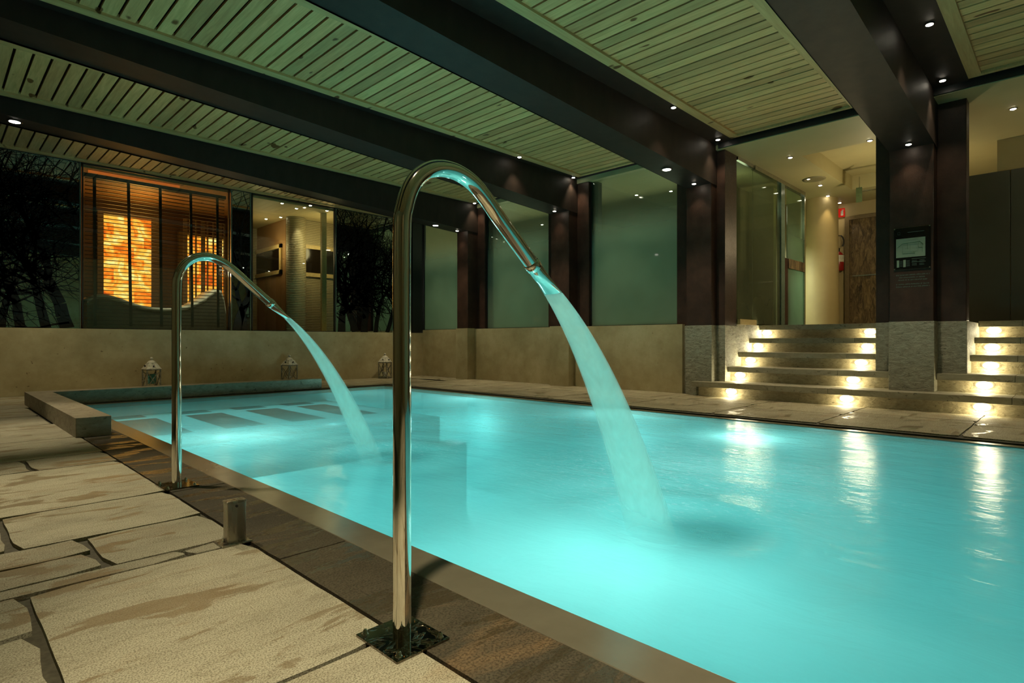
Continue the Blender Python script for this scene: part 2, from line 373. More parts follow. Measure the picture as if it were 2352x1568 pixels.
def tag(o, label, cat, group=None, kind=None):
    o['label'] = label; o['category'] = cat
    if group: o['group'] = group
    if kind: o['kind'] = kind
    return o
def root(name, loc, label, cat, group=None, kind=None):
    o = bpy.data.objects.new(name, None); C.objects.link(o); o.location = loc; o['_o'] = tuple(loc)
    o.empty_display_size = .1
    return tag(o, label, cat, group, kind)
def struct(o, label, cat):
    return tag(o, label, cat, None, 'structure')
def dup(r, loc, label=None):
    n = r.copy(); C.objects.link(n); n.location = loc
    if label: n['label'] = label
    for ch in r.children:
        c = ch.copy(); C.objects.link(c); c.parent = n
        for g in ch.children:
            d = g.copy(); C.objects.link(d); d.parent = c
    return n
def lamp(kind, loc, power, col=(1, .86, .62), size=.05, target=None, spot=None, blend=.5, parent=None, name='lamp', sy=None):
    l = bpy.data.lights.new(name, kind); l.energy = power; l.color = col
    if kind in ('POINT', 'SPOT'): l.shadow_soft_size = size
    if kind == 'SPOT': l.spot_size = math.radians(spot or 60); l.spot_blend = blend
    if kind == 'AREA':
        l.size = size
        if sy: l.shape = 'RECTANGLE'; l.size_y = sy
    o = bpy.data.objects.new(name, l); C.objects.link(o); o.location = loc
    if target is not None:
        o.rotation_euler = (Vector(target) - Vector(loc)).to_track_quat('-Z', 'Y').to_euler()
    if parent is not None: o.parent = parent; o.location = Vector(loc) - Vector(parent['_o'])
    return o

# ------------------------------------------------------------------ measured layout
XW = 7.15            # low stone wall on the right
YW = 9.60            # low stone wall on the left
YG = 10.10           # glass line above the left wall
ZT = .91             # top of the low walls
ZC = 3.25            # timber ceiling
PX0, PX1, PY0, PY1 = 1.17, 5.15, -3.2, 7.93    # pool
WZ = -.02

# ---- deck ----------------------------------------------------------
def slab(mb, x0, x1, y0, y1, gap=.014, tone=1.0, jit=None, z=0.0, rc=.02):
    if jit is None: jit = .0015 if gap < .02 else .006
    x0 += gap / 2; x1 -= gap / 2; y0 += min(gap, .014) / 2; y1 -= min(gap, .014) / 2
    rc = min(rc, (x1 - x0) / 4, (y1 - y0) / 4); pts = []
    def edge(ax, ay, bx, by):
        L = math.hypot(bx - ax, by - ay); n = max(2, int(L / .07))
        for i in range(n):
            t = i / n; pts.append((ax + (bx - ax) * t + random.uniform(-jit, jit), ay + (by - ay) * t + random.uniform(-jit, jit)))
    edge(x0 + rc, y0, x1 - rc, y0); edge(x1, y0 + rc, x1, y1 - rc); edge(x1 - rc, y1, x0 + rc, y1); edge(x0, y1 - rc, x0, y0 + rc)
    mb.prism(pts, 'z', z - .03, z, tone)
fl = root('floor', (0, 0, 0), 'large pale sandstone paving slabs with dark joints around the pool', 'floor', None, 'structure')
mb = MB()
mb.box(-3.4, 1.035, -3.4, YW, -.10, -.013).box(5.30, XW, -3.4, YW, -.10, -.008).box(1.035, 5.30, 8.06, YW, -.10, -.008)
mb.build('mortar_bed', M['mortar'], fl)
T = lambda: random.uniform(.86, 1.08)
mb = MB()
for a in [(.19, .79, 1.165, 2.07, .016, 1.03), (-.62, .19, 1.165, 1.78, .03, .85), (-.62, .19, 1.78, 2.07, .02, .82), (-.5, .79, .3, 1.165, .016, 1.06), (-3.4, -.5, .3, 1.165, .02, 1),
          (.60, .79, 2.07, 2.15, .01, .8), (-.62, .60, 2.07, 2.15, .01, .85),
          (.39, .79, 2.15, 2.53, .018, .98), (-.50, .39, 2.15, 2.34, .02, .86), (-.50, .39, 2.34, 2.53, .02, .9),
          (.20, .79, 2.53, 3.04, .016, 1.05), (-.9, .20, 2.53, 3.04, .03, .9), (-.3, .79, 3.04, 4.02, .012, 1.07), (-1.6, -.3, 3.04, 4.02, .02, .9),
          (.40, .79, 4.02, 4.42, .012, .82), (-.4, .40, 4.02, 4.42, .03, .8), (-.9, .79, 4.42, 5.25, .01, .95),
          (.1, .79, 5.25, 6.2, .01, .98), (-1.2, .1, 5.25, 6.2, .02, .9), (-.6, .74, 6.2, 7.0, .015, .8), (-1.9, -.6, 6.2, 7.0, .02, .8),
          (-.1, .74, 7.0, 7.9, .015, .85), (-1.6, -.1, 7.0, 7.9, .02, .8), (.3, .90, 7.9, 8.8, .015, .8), (-1.6, .3, 7.9, 8.8, .015, .8), (-1, 1.0, 8.8, 9.6, .015, .8)]:
    slab(mb, *a[:4], gap=a[4], tone=a[5])
for y in [-3.4 + .74 * i for i in range(5)]:
    for x in (-3.4, -2.4, -1.3, -.3): slab(mb, x, min(x + 1.1, .79), y, y + .74, tone=T())
for y0, y1 in ((1.165, 2.15), (2.15, 3.04), (3.04, 4.02), (4.02, 5.25), (5.25, 6.2), (6.2, 7.4), (7.4, 8.6), (8.6, 9.6)):
    for x in (-3.4, -2.5): slab(mb, x, x + .9, y0, y1, tone=T())
mb.build('paving_slab', M['deck'], fl)['label'] = 'pale bush-hammered slabs'
mb = MB()
ys = [-3.4, -1.9, -.7, .62, 1.83, 3.0, 3.95, 5.1, 6.3, 7.5, 8.05]
for a, b in zip(ys, ys[1:]): slab(mb, .79, 1.035, a, b, gap=.007, tone=random.uniform(.85, 1.15), jit=.001, rc=.004)
mb.build('border_slab', M['border'], fl)['label'] = 'damp brown border course'
mb = MB()
ys = [-3.4, -2.2, -.9, .62, 1.6, 2.55, 3.6, 4.7, 5.7, 6.9, 8.06]
for k, (a, b) in enumerate(zip(ys, ys[1:])):
    q = 5.36; mid = 6.25 + (.18 if k % 2 else -.1)
    slab(mb, q, mid, a, b, gap=.012, tone=T(), jit=.003); slab(mb, mid, XW, a, b, gap=.012, tone=T(), jit=.003)
for x in (1.0, 1.9, 2.9, 3.8, 4.7, 5.6, 6.4):
    slab(mb, x, min(x + .95, XW), 8.12, 8.8, gap=.012, tone=T()); slab(mb, x - .1, min(x + .85, XW), 8.8, YW, gap=.012, tone=T())
mb.build('far_paving_slab', M['fardeck'], fl)
# ---- pool ----------------------------------------------------------
pool = root('swimming_pool', (3.16, 2.3, -.02), 'large rectangular swimming pool with turquoise basin and pale coping', 'pool')
mb = MB()
D = -1.25
mb.box(PX0 - .1, PX1 + .1, PY0 - .1, PY1 + .1, D - .1, D)
mb.box(PX0 - .1, PX0, PY0, PY1, D, -.06).box(PX1, PX1 + .1, PY0, PY1, D, -.06).box(PX0, PX1, PY1, PY1 + .1, D, -.06).box(PX0, PX1, PY0 - .1, PY0, D, -.06)
mb.build('basin', M['tile'], pool)
mb = MB(); mb.box(PX0, 4.15, 5.25, PY1, D, -.17).box(PX0, 4.3, 4.95, 5.25, D, -.45); mb.build('submerged_ledge', M['tile'], pool)
mb = MB()
mb.box(1.035, PX0, PY0, PY1, -.06, -.001).box(PX1, PX1 + .085, PY0, PY1 + .05, -.06, -.012).box(PX0, PX1, PY1, PY1 + .06, -.06, -.012)
mb.build('coping', M['coping'], pool, .004)
mb = MB(); mb.box(PX1 + .085, 5.365, PY0, 8.06, -.06, -.03).box(PX0 - .13, 5.365, PY1 + .06, 8.13, -.06, -.03); mb.build('overflow_channel', M['darkgap'], pool)
for k, (x0, w) in enumerate(((1.42, .40), (2.12, .40), (2.80, .40), (3.46, .40))):
    mb = MB(); z = -.168
    mb.add([(x0, 7.45, z), (x0 + w, 7.45, z), (x0 + w * .93, 6.05, z), (x0 - w * .07, 6.05, z)], [(0, 1, 2, 3)])
    mb.build('submerged_mat', M['mat'], pool)
    mb = MB(); mb.add([(x0 - .05, 7.62, z), (x0 + w - .05, 7.62, z), (x0 + w - .05, 7.9, z), (x0 - .05, 7.9, z)], [(0, 1, 2, 3)])
    mb.build('submerged_tile_band', M['mat2'], pool)
# water surface with shallow real ripples around the two splash points
me = bpy.data.meshes.new('pool_water'); bm = bmesh.new()
nx, ny = 110, 300
for j in range(ny + 1):
    for i in range(nx + 1):
        x = PX0 + (PX1 - PX0) * i / nx; y = PY0 + (PY1 - PY0) * j / ny; z = 0
        for (jx, jy), am in zip(JET, (1, .6)):
            r = math.hypot((x - jx - .12), (y - jy)); z += am * .018 * math.exp(-r * 3.0) * math.cos(r * 15) - am * .03 * math.exp(-(r / .13) ** 2)
        z += .0025 * math.sin(x * 3 + y * 1.3) * math.sin(y * 2.1 - x)
        bm.verts.new((x, y, WZ + z))
bm.verts.ensure_lookup_table()
for j in range(ny):
    for i in range(nx):
        a = j * (nx + 1) + i; bm.faces.new([bm.verts[q] for q in (a, a + 1, a + nx + 2, a + nx + 1)]).smooth = True
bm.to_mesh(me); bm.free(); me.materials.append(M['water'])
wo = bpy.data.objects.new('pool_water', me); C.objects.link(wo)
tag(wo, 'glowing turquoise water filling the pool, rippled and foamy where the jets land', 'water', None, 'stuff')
for k, (loc, e, sr) in enumerate([((4.30, 1.78, -.22), 11, .03), ((4.5, 1.8, -.6), 5, .1), ((3.2, 1.45, -.5), 3.5, .1), ((1.50, 1.15, -.60), 22, .1), ((2.0, 2.2, -.9), 3, .1), ((1.65, 4.5, -.50), 24, .1), ((4.75, 5.6, -.35), 20, .1),
                              ((4.80, 3.3, -.42), 16, .1), ((2.2, -.8, -.8), 6, .1), ((2.9, 4.3, -.9), 8, .1), ((4.4, 7.1, -.5), 14, .1), ((1.9, 5.6, -.13), .35, .05), ((3.0, 5.6, -.13), .35, .05), ((4.6, 6.2, -.4), 9, .05), ((4.2, -.5, -.9), 3, .1)]):
    lamp('POINT', loc, e, (.76, 1.0, .95), sr, name='pool_lamp_and_fill')  # first imitates a reflected glint, several others are added to brighten the water

lamp('AREA', (2.7, 6.6, -.06), 20, (.75, 1.0, .95), 2.9, (2.7, 6.6, -1), sy=2.4, name='ledge_fill')  # unseen fill added below the surface to light the ledge evenly

# ---- raised L-shaped stone kerb --------------------------------------
mb = MB()
mb.prism([(.755, 5.18), (.972, 5.18), (.972, 8.08), (4.15, 8.08), (4.15, 8.32), (.755, 8.32)], 'z', 0, .142)
tag(mb.build('stone_kerb', M['bench'], None, .004), 'low L-shaped raised stone kerb wrapping the far left pool corner', 'kerb')

# ---- low walls ---------------------------------------------------------
mb = MB(); mb.box(-3.4, XW + .3, YW, YG + .25, 0, .875)
struct(mb.build('wall_left', M['travertine']), 'low beige travertine wall under the glazed panels', 'wall')
mb = MB(); mb.box(XW, XW + .3, 3.80, YW, 0, .935)
for x0, y0, y1 in ((6.97, 8.0, 8.33), (7.0, 5.64, 6.03)): mb.box(x0, XW, y0, y1, 0, .945)
mb.box(7.1, XW + .02, 5.3, 5.58, 0, .56)
struct(mb.build('wall_right', M['travertine']), 'low beige travertine wall with pilasters along the far poolside', 'wall')

# ---- timber ceiling bays ------------------------------------------------
def bay(y0, y1, x0, x1, label, inner=True):
    r = root('slatted_ceiling_panel', ((x0 + x1) / 2, (y0 + y1) / 2, ZC), label, 'ceiling panel', 'pine slat ceiling panels')
    mb = MB(); w = .10
    mb.box(x0, x1, y0, y0 + w, ZC, ZC + .05).box(x0, x1, y1 - w, y1, ZC, ZC + .05)
    mb.box(x1 - .05, x1, y0 + w, y1 - w, ZC, ZC + .05)
    for f_ in range(len(mb.t)): mb.t[f_] = 1.0
    mb.build('timber_frame', M['frame'], r)
    mb = MB(); x = x1 - .06; k = 0
    while x > x0:
        t = random.choice([.78, .9, 1.0, 1.05, 1.12]); g = random.uniform(.92, 1.04)
        mb.box(x - .109, x, y0 + w * .9, y1 - w * .9, ZC + .022 + random.uniform(0, .003), ZC + .045, (t, t * g, t * g)); x -= .130
    mb.build('slats', M['slat'], r)
    mb = MB(); mb.box(x0, x1, y0, y1, ZC + .06, ZC + .08); mb.build('backing', M['blackgap'], r)
    return r
bay(-3.3, .75, -3.4, 7.09, 'slatted pine ceiling panel at the upper right edge, beyond the nearest beam')
bay(1.655, 3.10, -3.4, 7.09, 'slatted pine ceiling panel above the steps, between the first two beams')
bay(4.10, 5.53, -3.4, 7.09, 'slatted pine ceiling panel behind the big chrome spout, between second and third beams')
bay(6.50, 7.95, -3.4, 7.09, 'slatted pine ceiling panel between the third beam and the furthest beam')
bay(8.75, 10.12, -3.4, 7.09, 'narrow slatted pine ceiling panel along the tree-print glass')
mb = MB(); mb.box(-3.4, XW, -3.4, YG + .3, ZC + .09, ZC + .2)
for a, b in ((.75, 1.655), (3.10, 4.10), (5.53, 6.50), (7.95, 8.75)): mb.box(-3.4, XW, a, b, ZC + .004, ZC + .09)
struct(mb.build('ceiling', M['beam']), 'dark ceiling soffit between the timber panels', 'ceiling')
# ---- beams ---------------------------------------------------------------
PIERS = [(1.036, 1.434, 7.20), (3.344, 3.707, 7.06), (5.635, 6.02, 7.0), (7.99, 8.31, 6.97)]
BN = ['nearest', 'second', 'third', 'furthest']
def beam_z(x): return 2.735 + (7.05 - x) * .052
for k, (y0, y1, xp) in enumerate(PIERS):
    mb = MB(); xe = xp + .30
    mb.prism([(-3.4, beam_z(-3.4)), (xe, beam_z(xe)), (xe, ZC + .004), (-3.4, ZC + .004)], 'y', y0, y1)
    tag(mb.build('ceiling_beam', M['beam'], None, .004), f'deep dark brown tapered ceiling beam over the pool, the {BN[k]} of four', 'beam', 'dark tapered ceiling beams')
# ---- columns ---------------------------------------------------------------
WING = [(.80, 1.60, 7.42, 7.62), (3.24, 3.92, 7.22, 7.58), (5.42, 6.25, 7.22, 7.5), (7.80, 8.50, 7.22, 7.5)]
CN = ['in the middle of the steps carrying the floor plan', 'at the left side of the steps', 'third from the right between the frosted windows', 'furthest, near the room corner']
for k, (y0, y1, xp) in enumerate(PIERS):
    wy0, wy1, wx0, wx1 = WING[k]
    r = root('column', ((xp + wx1) / 2, (y0 + y1) / 2, 0), f'dark brown leathery column with stone base, {CN[k]}', 'column', 'columns on the far poolside')
    zt = .91 if k < 2 else .945
    mb = MB(); mb.box(xp + .008, wx0 + .02, y0 + .008, y1 - .008, zt, 2.9); mb.build('shaft', M['column'], r, .006)
    mb = MB(); mb.box(wx0, wx1, wy0, wy1, zt, ZC + .003); mb.build('rear_shaft', M['column'], r, .006)
    if k < 2:
        zb = .186 if k == 0 else 0; zb2 = .372 if k == 0 else 0
        mb = MB(); mb.box(xp, wx0 + .02, y0, y1, zb, zt); mb.build('stone_base', M['rough'], r, .004)
        mb = MB(); mb.box(wx0 - .008, wx1 + (.9 if k == 0 else 0), wy0 - .005, wy1, zb2, zt); mb.build('rear_stone_base', M['rough'], r, .004)
# ---- steps -----------------------------------------------------------------
RS, E = .186, .355
st = root('stone_steps', (7.5, 1.5, 0), 'five wide pale stone steps with overhanging treads and recessed lights', 'steps')
X1 = 6.93; YE = -2.2
lefts = [3.56, 3.42, 3.345, 3.345, 3.345]
for n in range(5):
    xa = X1 + n * E; z = RS * (n + 1)
    segs = [(YE, lefts[n])]
    if n >= 1: segs = [(YE, 1.036), (1.434, lefts[n])]
    if n >= 2: segs = [(YE, .795), (1.605, lefts[n])]
    for a, b in segs:
        mb = MB(); joints = [v for v in (-1.1, .42, 1.95) if a + .1 < v < b - .1]; pts = [a] + joints + [b]
        for p, q in zip(pts, pts[1:]): mb.box(xa, xa + (E + .12 if n < 4 else .5), p + .001, q - .001, z - .066, z, 1)
        mb.build('tread', M['step'], st, .003)
        mb = MB(); mb.box(xa + .085, xa + E + .1, a, b if b < 1.5 else (3.33 if n else 3.5), z - RS, z - .066)
        mb.build('riser', M['riser'], st)
mb = MB(); mb.box(7.58, 9.2, 3.24, 3.40, 0, .93); struct(mb.build('wall_steps', M['rough']), 'rough stone cheek wall on the left side of the steps', 'wall')
mb = MB(); mb.box(8.75, 13.5, -3.4, 3.30, .80, .93).box(7.5, 13.5, 3.40, 9.0, .80, .925)
struct(mb.build('floor_lobby', M['lobbyfloor']), 'stone floor of the lobby at the top of the steps', 'floor')
# step lights
def steplight(px, py, n, label):
    X = X1 + n * E + .08; p = onx(px, py, X); z = RS * (n + 1) - .066 - .035
    y = p[1]
    r = root('step_light', (X, y, z), label, 'light', 'recessed lights under the stair treads')
    mb = MB(); mb.box(X - .004, X + .012, y - .040, y + .040, z - .024, z + .016); hs = mb.build('housing', M['ring'], r, .003)
    mb = MB(); mb.prism([(y + .064 * math.cos(t_ * math.pi / 10), z - .006 + .037 * math.sin(t_ * math.pi / 10)) for t_ in range(20)], 'x', X - .014, X - .003); mb.build('lens', M['lens_step'], hs)  # lens enlarged so its disc stands for the blown-out glow on the riser
    lamp('POINT', (X - .05, y, z - .02), 4.0 if n < 4 else 3.4, (1, .86, .50), .02, parent=r)
RW = ['bottom', 'second', 'third', 'fourth', 'top']
for lst, w in ((((1762, 770), (1742, 800), (1724, 830), (1700, 870), (1680, 906)), 'left row by the left column'),
               (((1999, 767), (1993, 800), (1978, 838), (1960, 880), (1945, 922)), 'middle row left of the floor-plan column'),
               (((2283, 763), (2279, 803), (2276, 838), (2261, 890), (2256, 940)), 'row right of the floor-plan column')):
    for i, (a, b) in enumerate(lst):
        n = 4 - i
        steplight(a, b, n, f'glowing recessed light under the {RW[n]} stair tread, {w}')

# ---- spotlights ------------------------------------------------------------
def spot_proto(name, r_, mt, label, group):
    r = root(name, (0, 0, 0), label, 'light', group)
    mb = MB(); mb.lathe([(r_ * 1.35, 0), (r_ * 1.35, -.006), (r_ * 1.0, -.008), (r_ * 1.0, -.001)], (0, 0, 0), 20); mb.build('trim_ring', M['ring'], r)
    mb = MB(); mb.lathe([(r_ * .95, -.002), (r_ * .95, -.010), (r_ * .6, -.014)], (0, 0, 0), 20); mb.build('lens', mt, r)
    return r
small = spot_proto('recessed_spotlight', .026, M['lens'], 'small spotlight', 'small recessed spotlights'); big = spot_proto('recessed_downlight', .05, M['lens_big'], 'round downlight', 'round downlights in the beams')
used = {'s': False, 'b': False}
def put(proto, key, loc, label):
    if not used[key]: used[key] = True; proto.location = loc; proto['label'] = label; return proto
    return dup(proto, loc, label)
WARM = (1.0, .80, .52)
for (px, py, lab, e) in ((2135, 55, 'small spotlight in the dark soffit by the nearest beam, at the top right', 10), (2165, 184, 'small spotlight above the right side of the floor-plan column', 7),
                    (1547, 246, 'small spotlight where the second beam meets the pine frame, further from its column', 8), (1649, 320, 'small spotlight right above the column left of the steps', 7),
                    (1193, 360, 'small spotlight beside the third beam, just right of the big spout bend', 8), (1317, 407, 'small spotlight at the top of the column third from the right', 7),
                    (1090, 466, 'small spotlight at the top of the furthest column', 6)):
    X, Y, Z = onz(px, py, ZC)
    put(small, 's', (X, Y, ZC + .001), lab)
    lamp('SPOT', (X, Y, ZC - .03), e * 2.2, WARM, .02, (X + .28, Y, 0.9), 80, .8)
for (px, py, k, lab) in ((2088, 318, 0, 'small spotlight under the nearest beam above the floor plan'), (1595, 425, 1, 'small spotlight under the second beam next to its column'),
                    (1273, 491, 2, 'small spotlight under the third beam next to its column'), (1051, 539, 3, 'small spotlight under the furthest beam next to its column')):
    y0, y1, xp = PIERS[k]; Y = (y0 + y1) / 2; X = xp - .12; z = beam_z(X)
    put(small, 's', (X, Y, z), lab); lamp('SPOT', (X, Y, z - .03), 6, WARM, .02, (X, Y, 0), 85, .8)
for k, X, lab, e in ((1, 6.25, 'bright round downlight under the second beam, left of its column', 26), (3, 6.35, 'bright round downlight under the furthest beam, right of the big spout', 22),
                  (3, .66, 'bright round downlight under the furthest beam at the left edge', 30)):
    y0, y1, xp = PIERS[k]; Y = (y0 + y1) / 2; z = beam_z(X)
    put(big, 'b', (X, Y, z), lab); lamp('SPOT', (X, Y, z - .04), e * 3, (1, .84, .54), .04, (X, Y, 0), 95, .7)
# the same downlights on the near ends of the beams, above the frame, light the deck
for (X, Y, e, sz, tx, ty) in ((.35, 3.85, 260, 50, .55, 3.2), (.30, .60, 370, 48, .80, 1.0), (.30, 5.95, 190, 44, .45, 5.75), (6.3, 5.83, 70, 90, 6.4, 5.8), (6.3, 1.2, 70, 90, 6.4, 1.2), (.3, -1.0, 200, 80, .4, -1.1)):
    z = beam_z(X) - .04
    lamp('SPOT', (X, Y, z), e, (1, .84, .55), .04, (tx, ty, 0), sz, .8)
# small spot lamps without fixtures, aimed down beside the left wall
for y, x in ((8.75, 2.0), (8.75, 4.5), (8.75, 6.3)): lamp('SPOT', (x, 9.0, 3.1), 7, WARM, .03, (x, 9.5, 0), 80, .8)

# ---- left glazed wall -------------------------------------------------------
ZTOP = ZC - .01
def gx(px, y=YG): return ony(px, 600, y)[0]
def tree_panel(x0, x1, seed, label, back='mirror'):
    r = root('tree_print_panel', ((x0 + x1) / 2, YG, ZT), label, 'glass panel', 'dark glass panels printed with bare trees')
    mb = MB(); mb.box(x0, x1, YG, YG + .02, ZT - .03, ZTOP); mb.build('dark_glass', M[back], r)
    rnd = random.Random(seed); mb = MB(); yy = YG - .004
    cnt = [0]
    def strip(p, q, w0, w1):
        dx, dz = q[0] - p[0], q[1] - p[1]; L = math.hypot(dx, dz) or 1; nx, nz = -dz / L, dx / L
        vs = [(p[0] + nx * w0 / 2, yy, p[1] + nz * w0 / 2), (q[0] + nx * w1 / 2, yy, q[1] + nz * w1 / 2), (q[0] - nx * w1 / 2, yy, q[1] - nz * w1 / 2), (p[0] - nx * w0 / 2, yy, p[1] - nz * w0 / 2)]
        vs = [(min(max(v[0], x0), x1), yy, min(max(v[2], ZT - .03), ZTOP)) for v in vs]
        if abs(vs[0][0] - vs[1][0]) + abs(vs[0][2] - vs[1][2]) > 1e-4: mb.add(vs, [(3, 2, 1, 0)])
    def grow(p, a, w, L, d):
        cnt[0] += 1
        if d == 0 or w < .0035 or cnt[0] > 5200: return
        n = 4
        for i in range(n):
            a += rnd.uniform(-.22, .22); q = (p[0] + math.sin(a) * L / n, p[1] + math.cos(a) * L / n); w2 = w * .93
            strip(p, q, w, w2); p = q; w = w2
            if i and rnd.random() < .72 and d > 1: grow(p, a + rnd.choice((-1, 1)) * rnd.uniform(.5, 1.15), w * rnd.uniform(.35, .6), L * rnd.uniform(.5, .8), d - 1)
        for sgn in (-1, 1): grow(p, a + sgn * rnd.uniform(.15, .5), w * rnd.uniform(.6, .8), L * rnd.uniform(.7, .9), d - 1)
    n = max(2, int((x1 - x0) / .24))
    for i in range(n):
        xx = x0 + (x1 - x0) * (i + .5) / n + rnd.uniform(-.05, .05); cnt[0] = 0
        grow((xx, ZT - .03), rnd.uniform(-.15, .15), rnd.uniform(.07, .17), rnd.uniform(.55, .85), 8)
    # dense undergrowth and crown twigs
    for i in range(int((x1 - x0) * 13)):
        cnt[0] = 4600; grow((rnd.uniform(x0, x1), rnd.uniform(ZT, ZTOP - .2)), rnd.uniform(-2.2, 2.2), rnd.uniform(.012, .05), rnd.uniform(.25, .5), 5)
    mb.build('tree_print', M['silhouette'], r)
    for xe in (x0, x1):
        mb = MB(); mb.box(xe - .008, xe + .008, YG - .012, YG + .025, ZT - .03, ZTOP); mb.build('edge_profile', M['glass_edge'], r)
xa, xb, xc, xd = gx(188), gx(527), gx(578), gx(769)
tree_panel(-3.3, xa - .02, 3, 'wide dark glass panel with bare tree silhouettes at the left edge')
tree_panel(xb + .03, xc - .02, 5, 'narrow dark tree-print panel between the amber-lit window and the beige room')
tree_panel(xd + .02, XW + .1, 11, 'dark tree-print panel with green-lit gaps behind the big spout')
def window(n, axis, a, b, c, z0, z1, material, label, w=.015):
    ctr = ((a + b) / 2, c, z0) if axis == 'y' else (c, (a + b) / 2, z0)
    r = root(f'window_{n}', ctr, label, 'window', None, 'structure')
    mb = MB()
    (mb.box(a, b, c, c + .012, z0, z1) if axis == 'y' else mb.box(c, c + .012, a, b, z0, z1)); mb.build('pane', material, r)
    mb = MB()
    for (p, q, s, t) in ((a, b, z0, z0 + w), (a, b, z1 - w, z1), (a, a + w, z0, z1), (b - w, b, z0, z1)):
        (mb.box(p, q, c - .015, c + .03, s, t) if axis == 'y' else mb.box(c - .015, c + .03, p, q, s, t))
    mb.build('window_frame', M['black'], r); return r
window(1, 'y', xa, xb, YG, ZT - .03, ZTOP, M['glass'], 'wide clear window onto the amber-lit relaxation room')
window(2, 'y', xc, xd, YG, ZT - .03, ZTOP, M['glass'], 'clear window onto a beige room with a curved ribbed column')
mb = MB(); mb.box(-3.4, XW + .2, YG - .01, YG + .1, ZTOP, ZC + .1); struct(mb.build('trim_1', M['black']), 'dark head trim above the glazed wall', 'trim')
# amber relaxation room
rx0, rx1, ry1 = 1.2, 4.55, 12.3
mb = MB(); mb.box(rx0, rx1, ry1, ry1 + .1, .5, 3.3).box(rx0 - .1, rx0, YG + .3, ry1, .5, 3.3)
struct(mb.build('wall_relaxation_room', M['orangewood']), 'dark amber wall behind the salt block panel', 'wall')
rA = ony(548, 600, YG + .05); rB = ony(548, 600, 13.0)
mb = MB(); mb.prism([(rA[0] - .04, rA[1]), (rA[0] + .04, rA[1]), (rB[0] + .04, rB[1]), (rB[0] - .04, rB[1])], 'z', .5, 3.3); struct(mb.build('wall_room_divider', M['orangewood']), 'amber divider wall at the right of the relaxation room', 'wall')
mb = MB(); mb.box(rx0, 6.6, YG + .03, 15.0, .42, .50); struct(mb.build('floor_relaxation_room', M['lobbyfloor']), 'floor behind the glazed wall', 'floor')
mb = MB()
y = YG + .06
while y < ry1: mb.box(rx0, rx1, y, y + .085, 3.2, 3.22); y += .1
mb.box(rx0, rx1, YG + .05, ry1, 3.225, 3.3)
struct(mb.build('ceiling_relaxation_room', wood('amber_slat', (.32, .17, .06), (.42, .24, .09))), 'amber-lit slatted ceiling of the relaxation room', 'ceiling')
def salt(x0, x1, y0, y1, z0, z1, label):
    r = root('salt_block_panel', ((x0 + x1) / 2, (y0 + y1) / 2, z0), label, 'wall panel', 'backlit orange salt walls')
    mb = MB(); mb.box(x0, x1, y0, y1, z0, z1); mb.build('salt_blocks', M['salt'], r)
    mb = MB()
    if x1 - x0 > y1 - y0:
        for a, b, s, t in ((x0 - .09, x0, z0, z1 + .06), (x1, x1 + .12, z0, z1 + .06), (x0, x1, z1, z1 + .06)): mb.box(a, b, y0 - .04, y1, s, t)
    else:
        for a, b, s, t in ((y0 - .05, y0, z0, z1 + .06), (y1, y1 + .05, z0, z1 + .06), (y0, y1, z1, z1 + .06)): mb.box(x0 - .03, x1, a, b, s, t)
    mb.build('dark_frame', M['doorframe'], r)
p0 = ony(237, 491, ry1 - .06); p1 = ony(347, 715, ry1 - .06)
salt(p0[0], p1[0], ry1 - .06, ry1 - .01, .7, p0[2], 'tall glowing orange and yellow salt block panel behind the blinds')
q0 = ony(421, 510, ry1 - .06); q1 = ony(512, 520, ry1 - .06)  # mirror image of the salt panel, built below as a second emissive panel
salt(q0[0], q1[0], ry1 - .06, ry1 - .01, 1.0, 2.75, 'reflection of the salt panel further right, built as a glowing panel behind thin vertical bars')
r = root('bar_screen', ((q0[0] + q1[0]) / 2, ry1 - .4, .5), 'screen of thin dark vertical bars in front of the reflected salt panel', 'screen')
mb = MB()
for i in range(8):
    xx = q0[0] - .10 + i * (q1[0] - q0[0] + .1) / 8; mb.box(xx, xx + (.025 if i % 3 else .07), ry1 - .42, ry1 - .40, .5, 3.0)
mb.build('bars', M['doorframe'], r)
lamp('AREA', ((p0[0] + p1[0]) / 2, ry1 - .25, 1.7), 16, (1, .40, .08), .7, ((p0[0] + p1[0]) / 2, 8, 1.7), sy=1.7)
lamp('POINT', (2.6, 11.3, 2.85), 13, (1, .40, .08), .25); lamp('POINT', (3.8, 11.2, 1.9), 4, (1, .45, .1), .1)
mb = MB(); mb.box(xa + .1, gx(420), YG + .16, YG + .18, 3.165, 3.2); tag(mb.build('amber_light_strip', M['amberglow']), 'thin amber light strip above the blinds', 'light')
# wave lounger
pts = [(200, 694), (212, 686), (228, 683), (250, 685), (275, 692), (300, 702), (325, 709), (350, 713), (380, 715), (405, 714), (430, 710), (455, 700), (475, 688), (492, 674), (501, 670), (509, 676), (515, 695), (519, 720)]
yl0 = 10.75
prof = [(ony(a, b, yl0)[0], ony(a, b, yl0)[2]) for a, b in pts]
r = root('wave_lounger', (2.7, 11.1, .5), 'white wave-shaped heated lounger behind the venetian blind', 'lounger')
mb = MB(); mb.prism([(prof[0][0], .5)] + prof + [(prof[-1][0] + .03, .5)], 'y', yl0, yl0 + .65, 1, False); mb.build('body', simple('lounger_tiles', (.10, .10, .07), .5), r)
mb = MB()
for (a, b), (c_, d) in zip(prof, prof[1:]):
    mb.add([(a, yl0 - .01, b - .01), (c_, yl0 - .01, d - .01), (c_, yl0 + .66, d), (a, yl0 + .66, b), (a, yl0 - .01, b + .055), (c_, yl0 - .01, d + .055), (c_, yl0 + .66, d + .055), (a, yl0 + .66, b + .055)],
           [(0, 1, 5, 4), (4, 5, 6, 7), (3, 2, 1, 0), (2, 3, 7, 6)], 1, True)
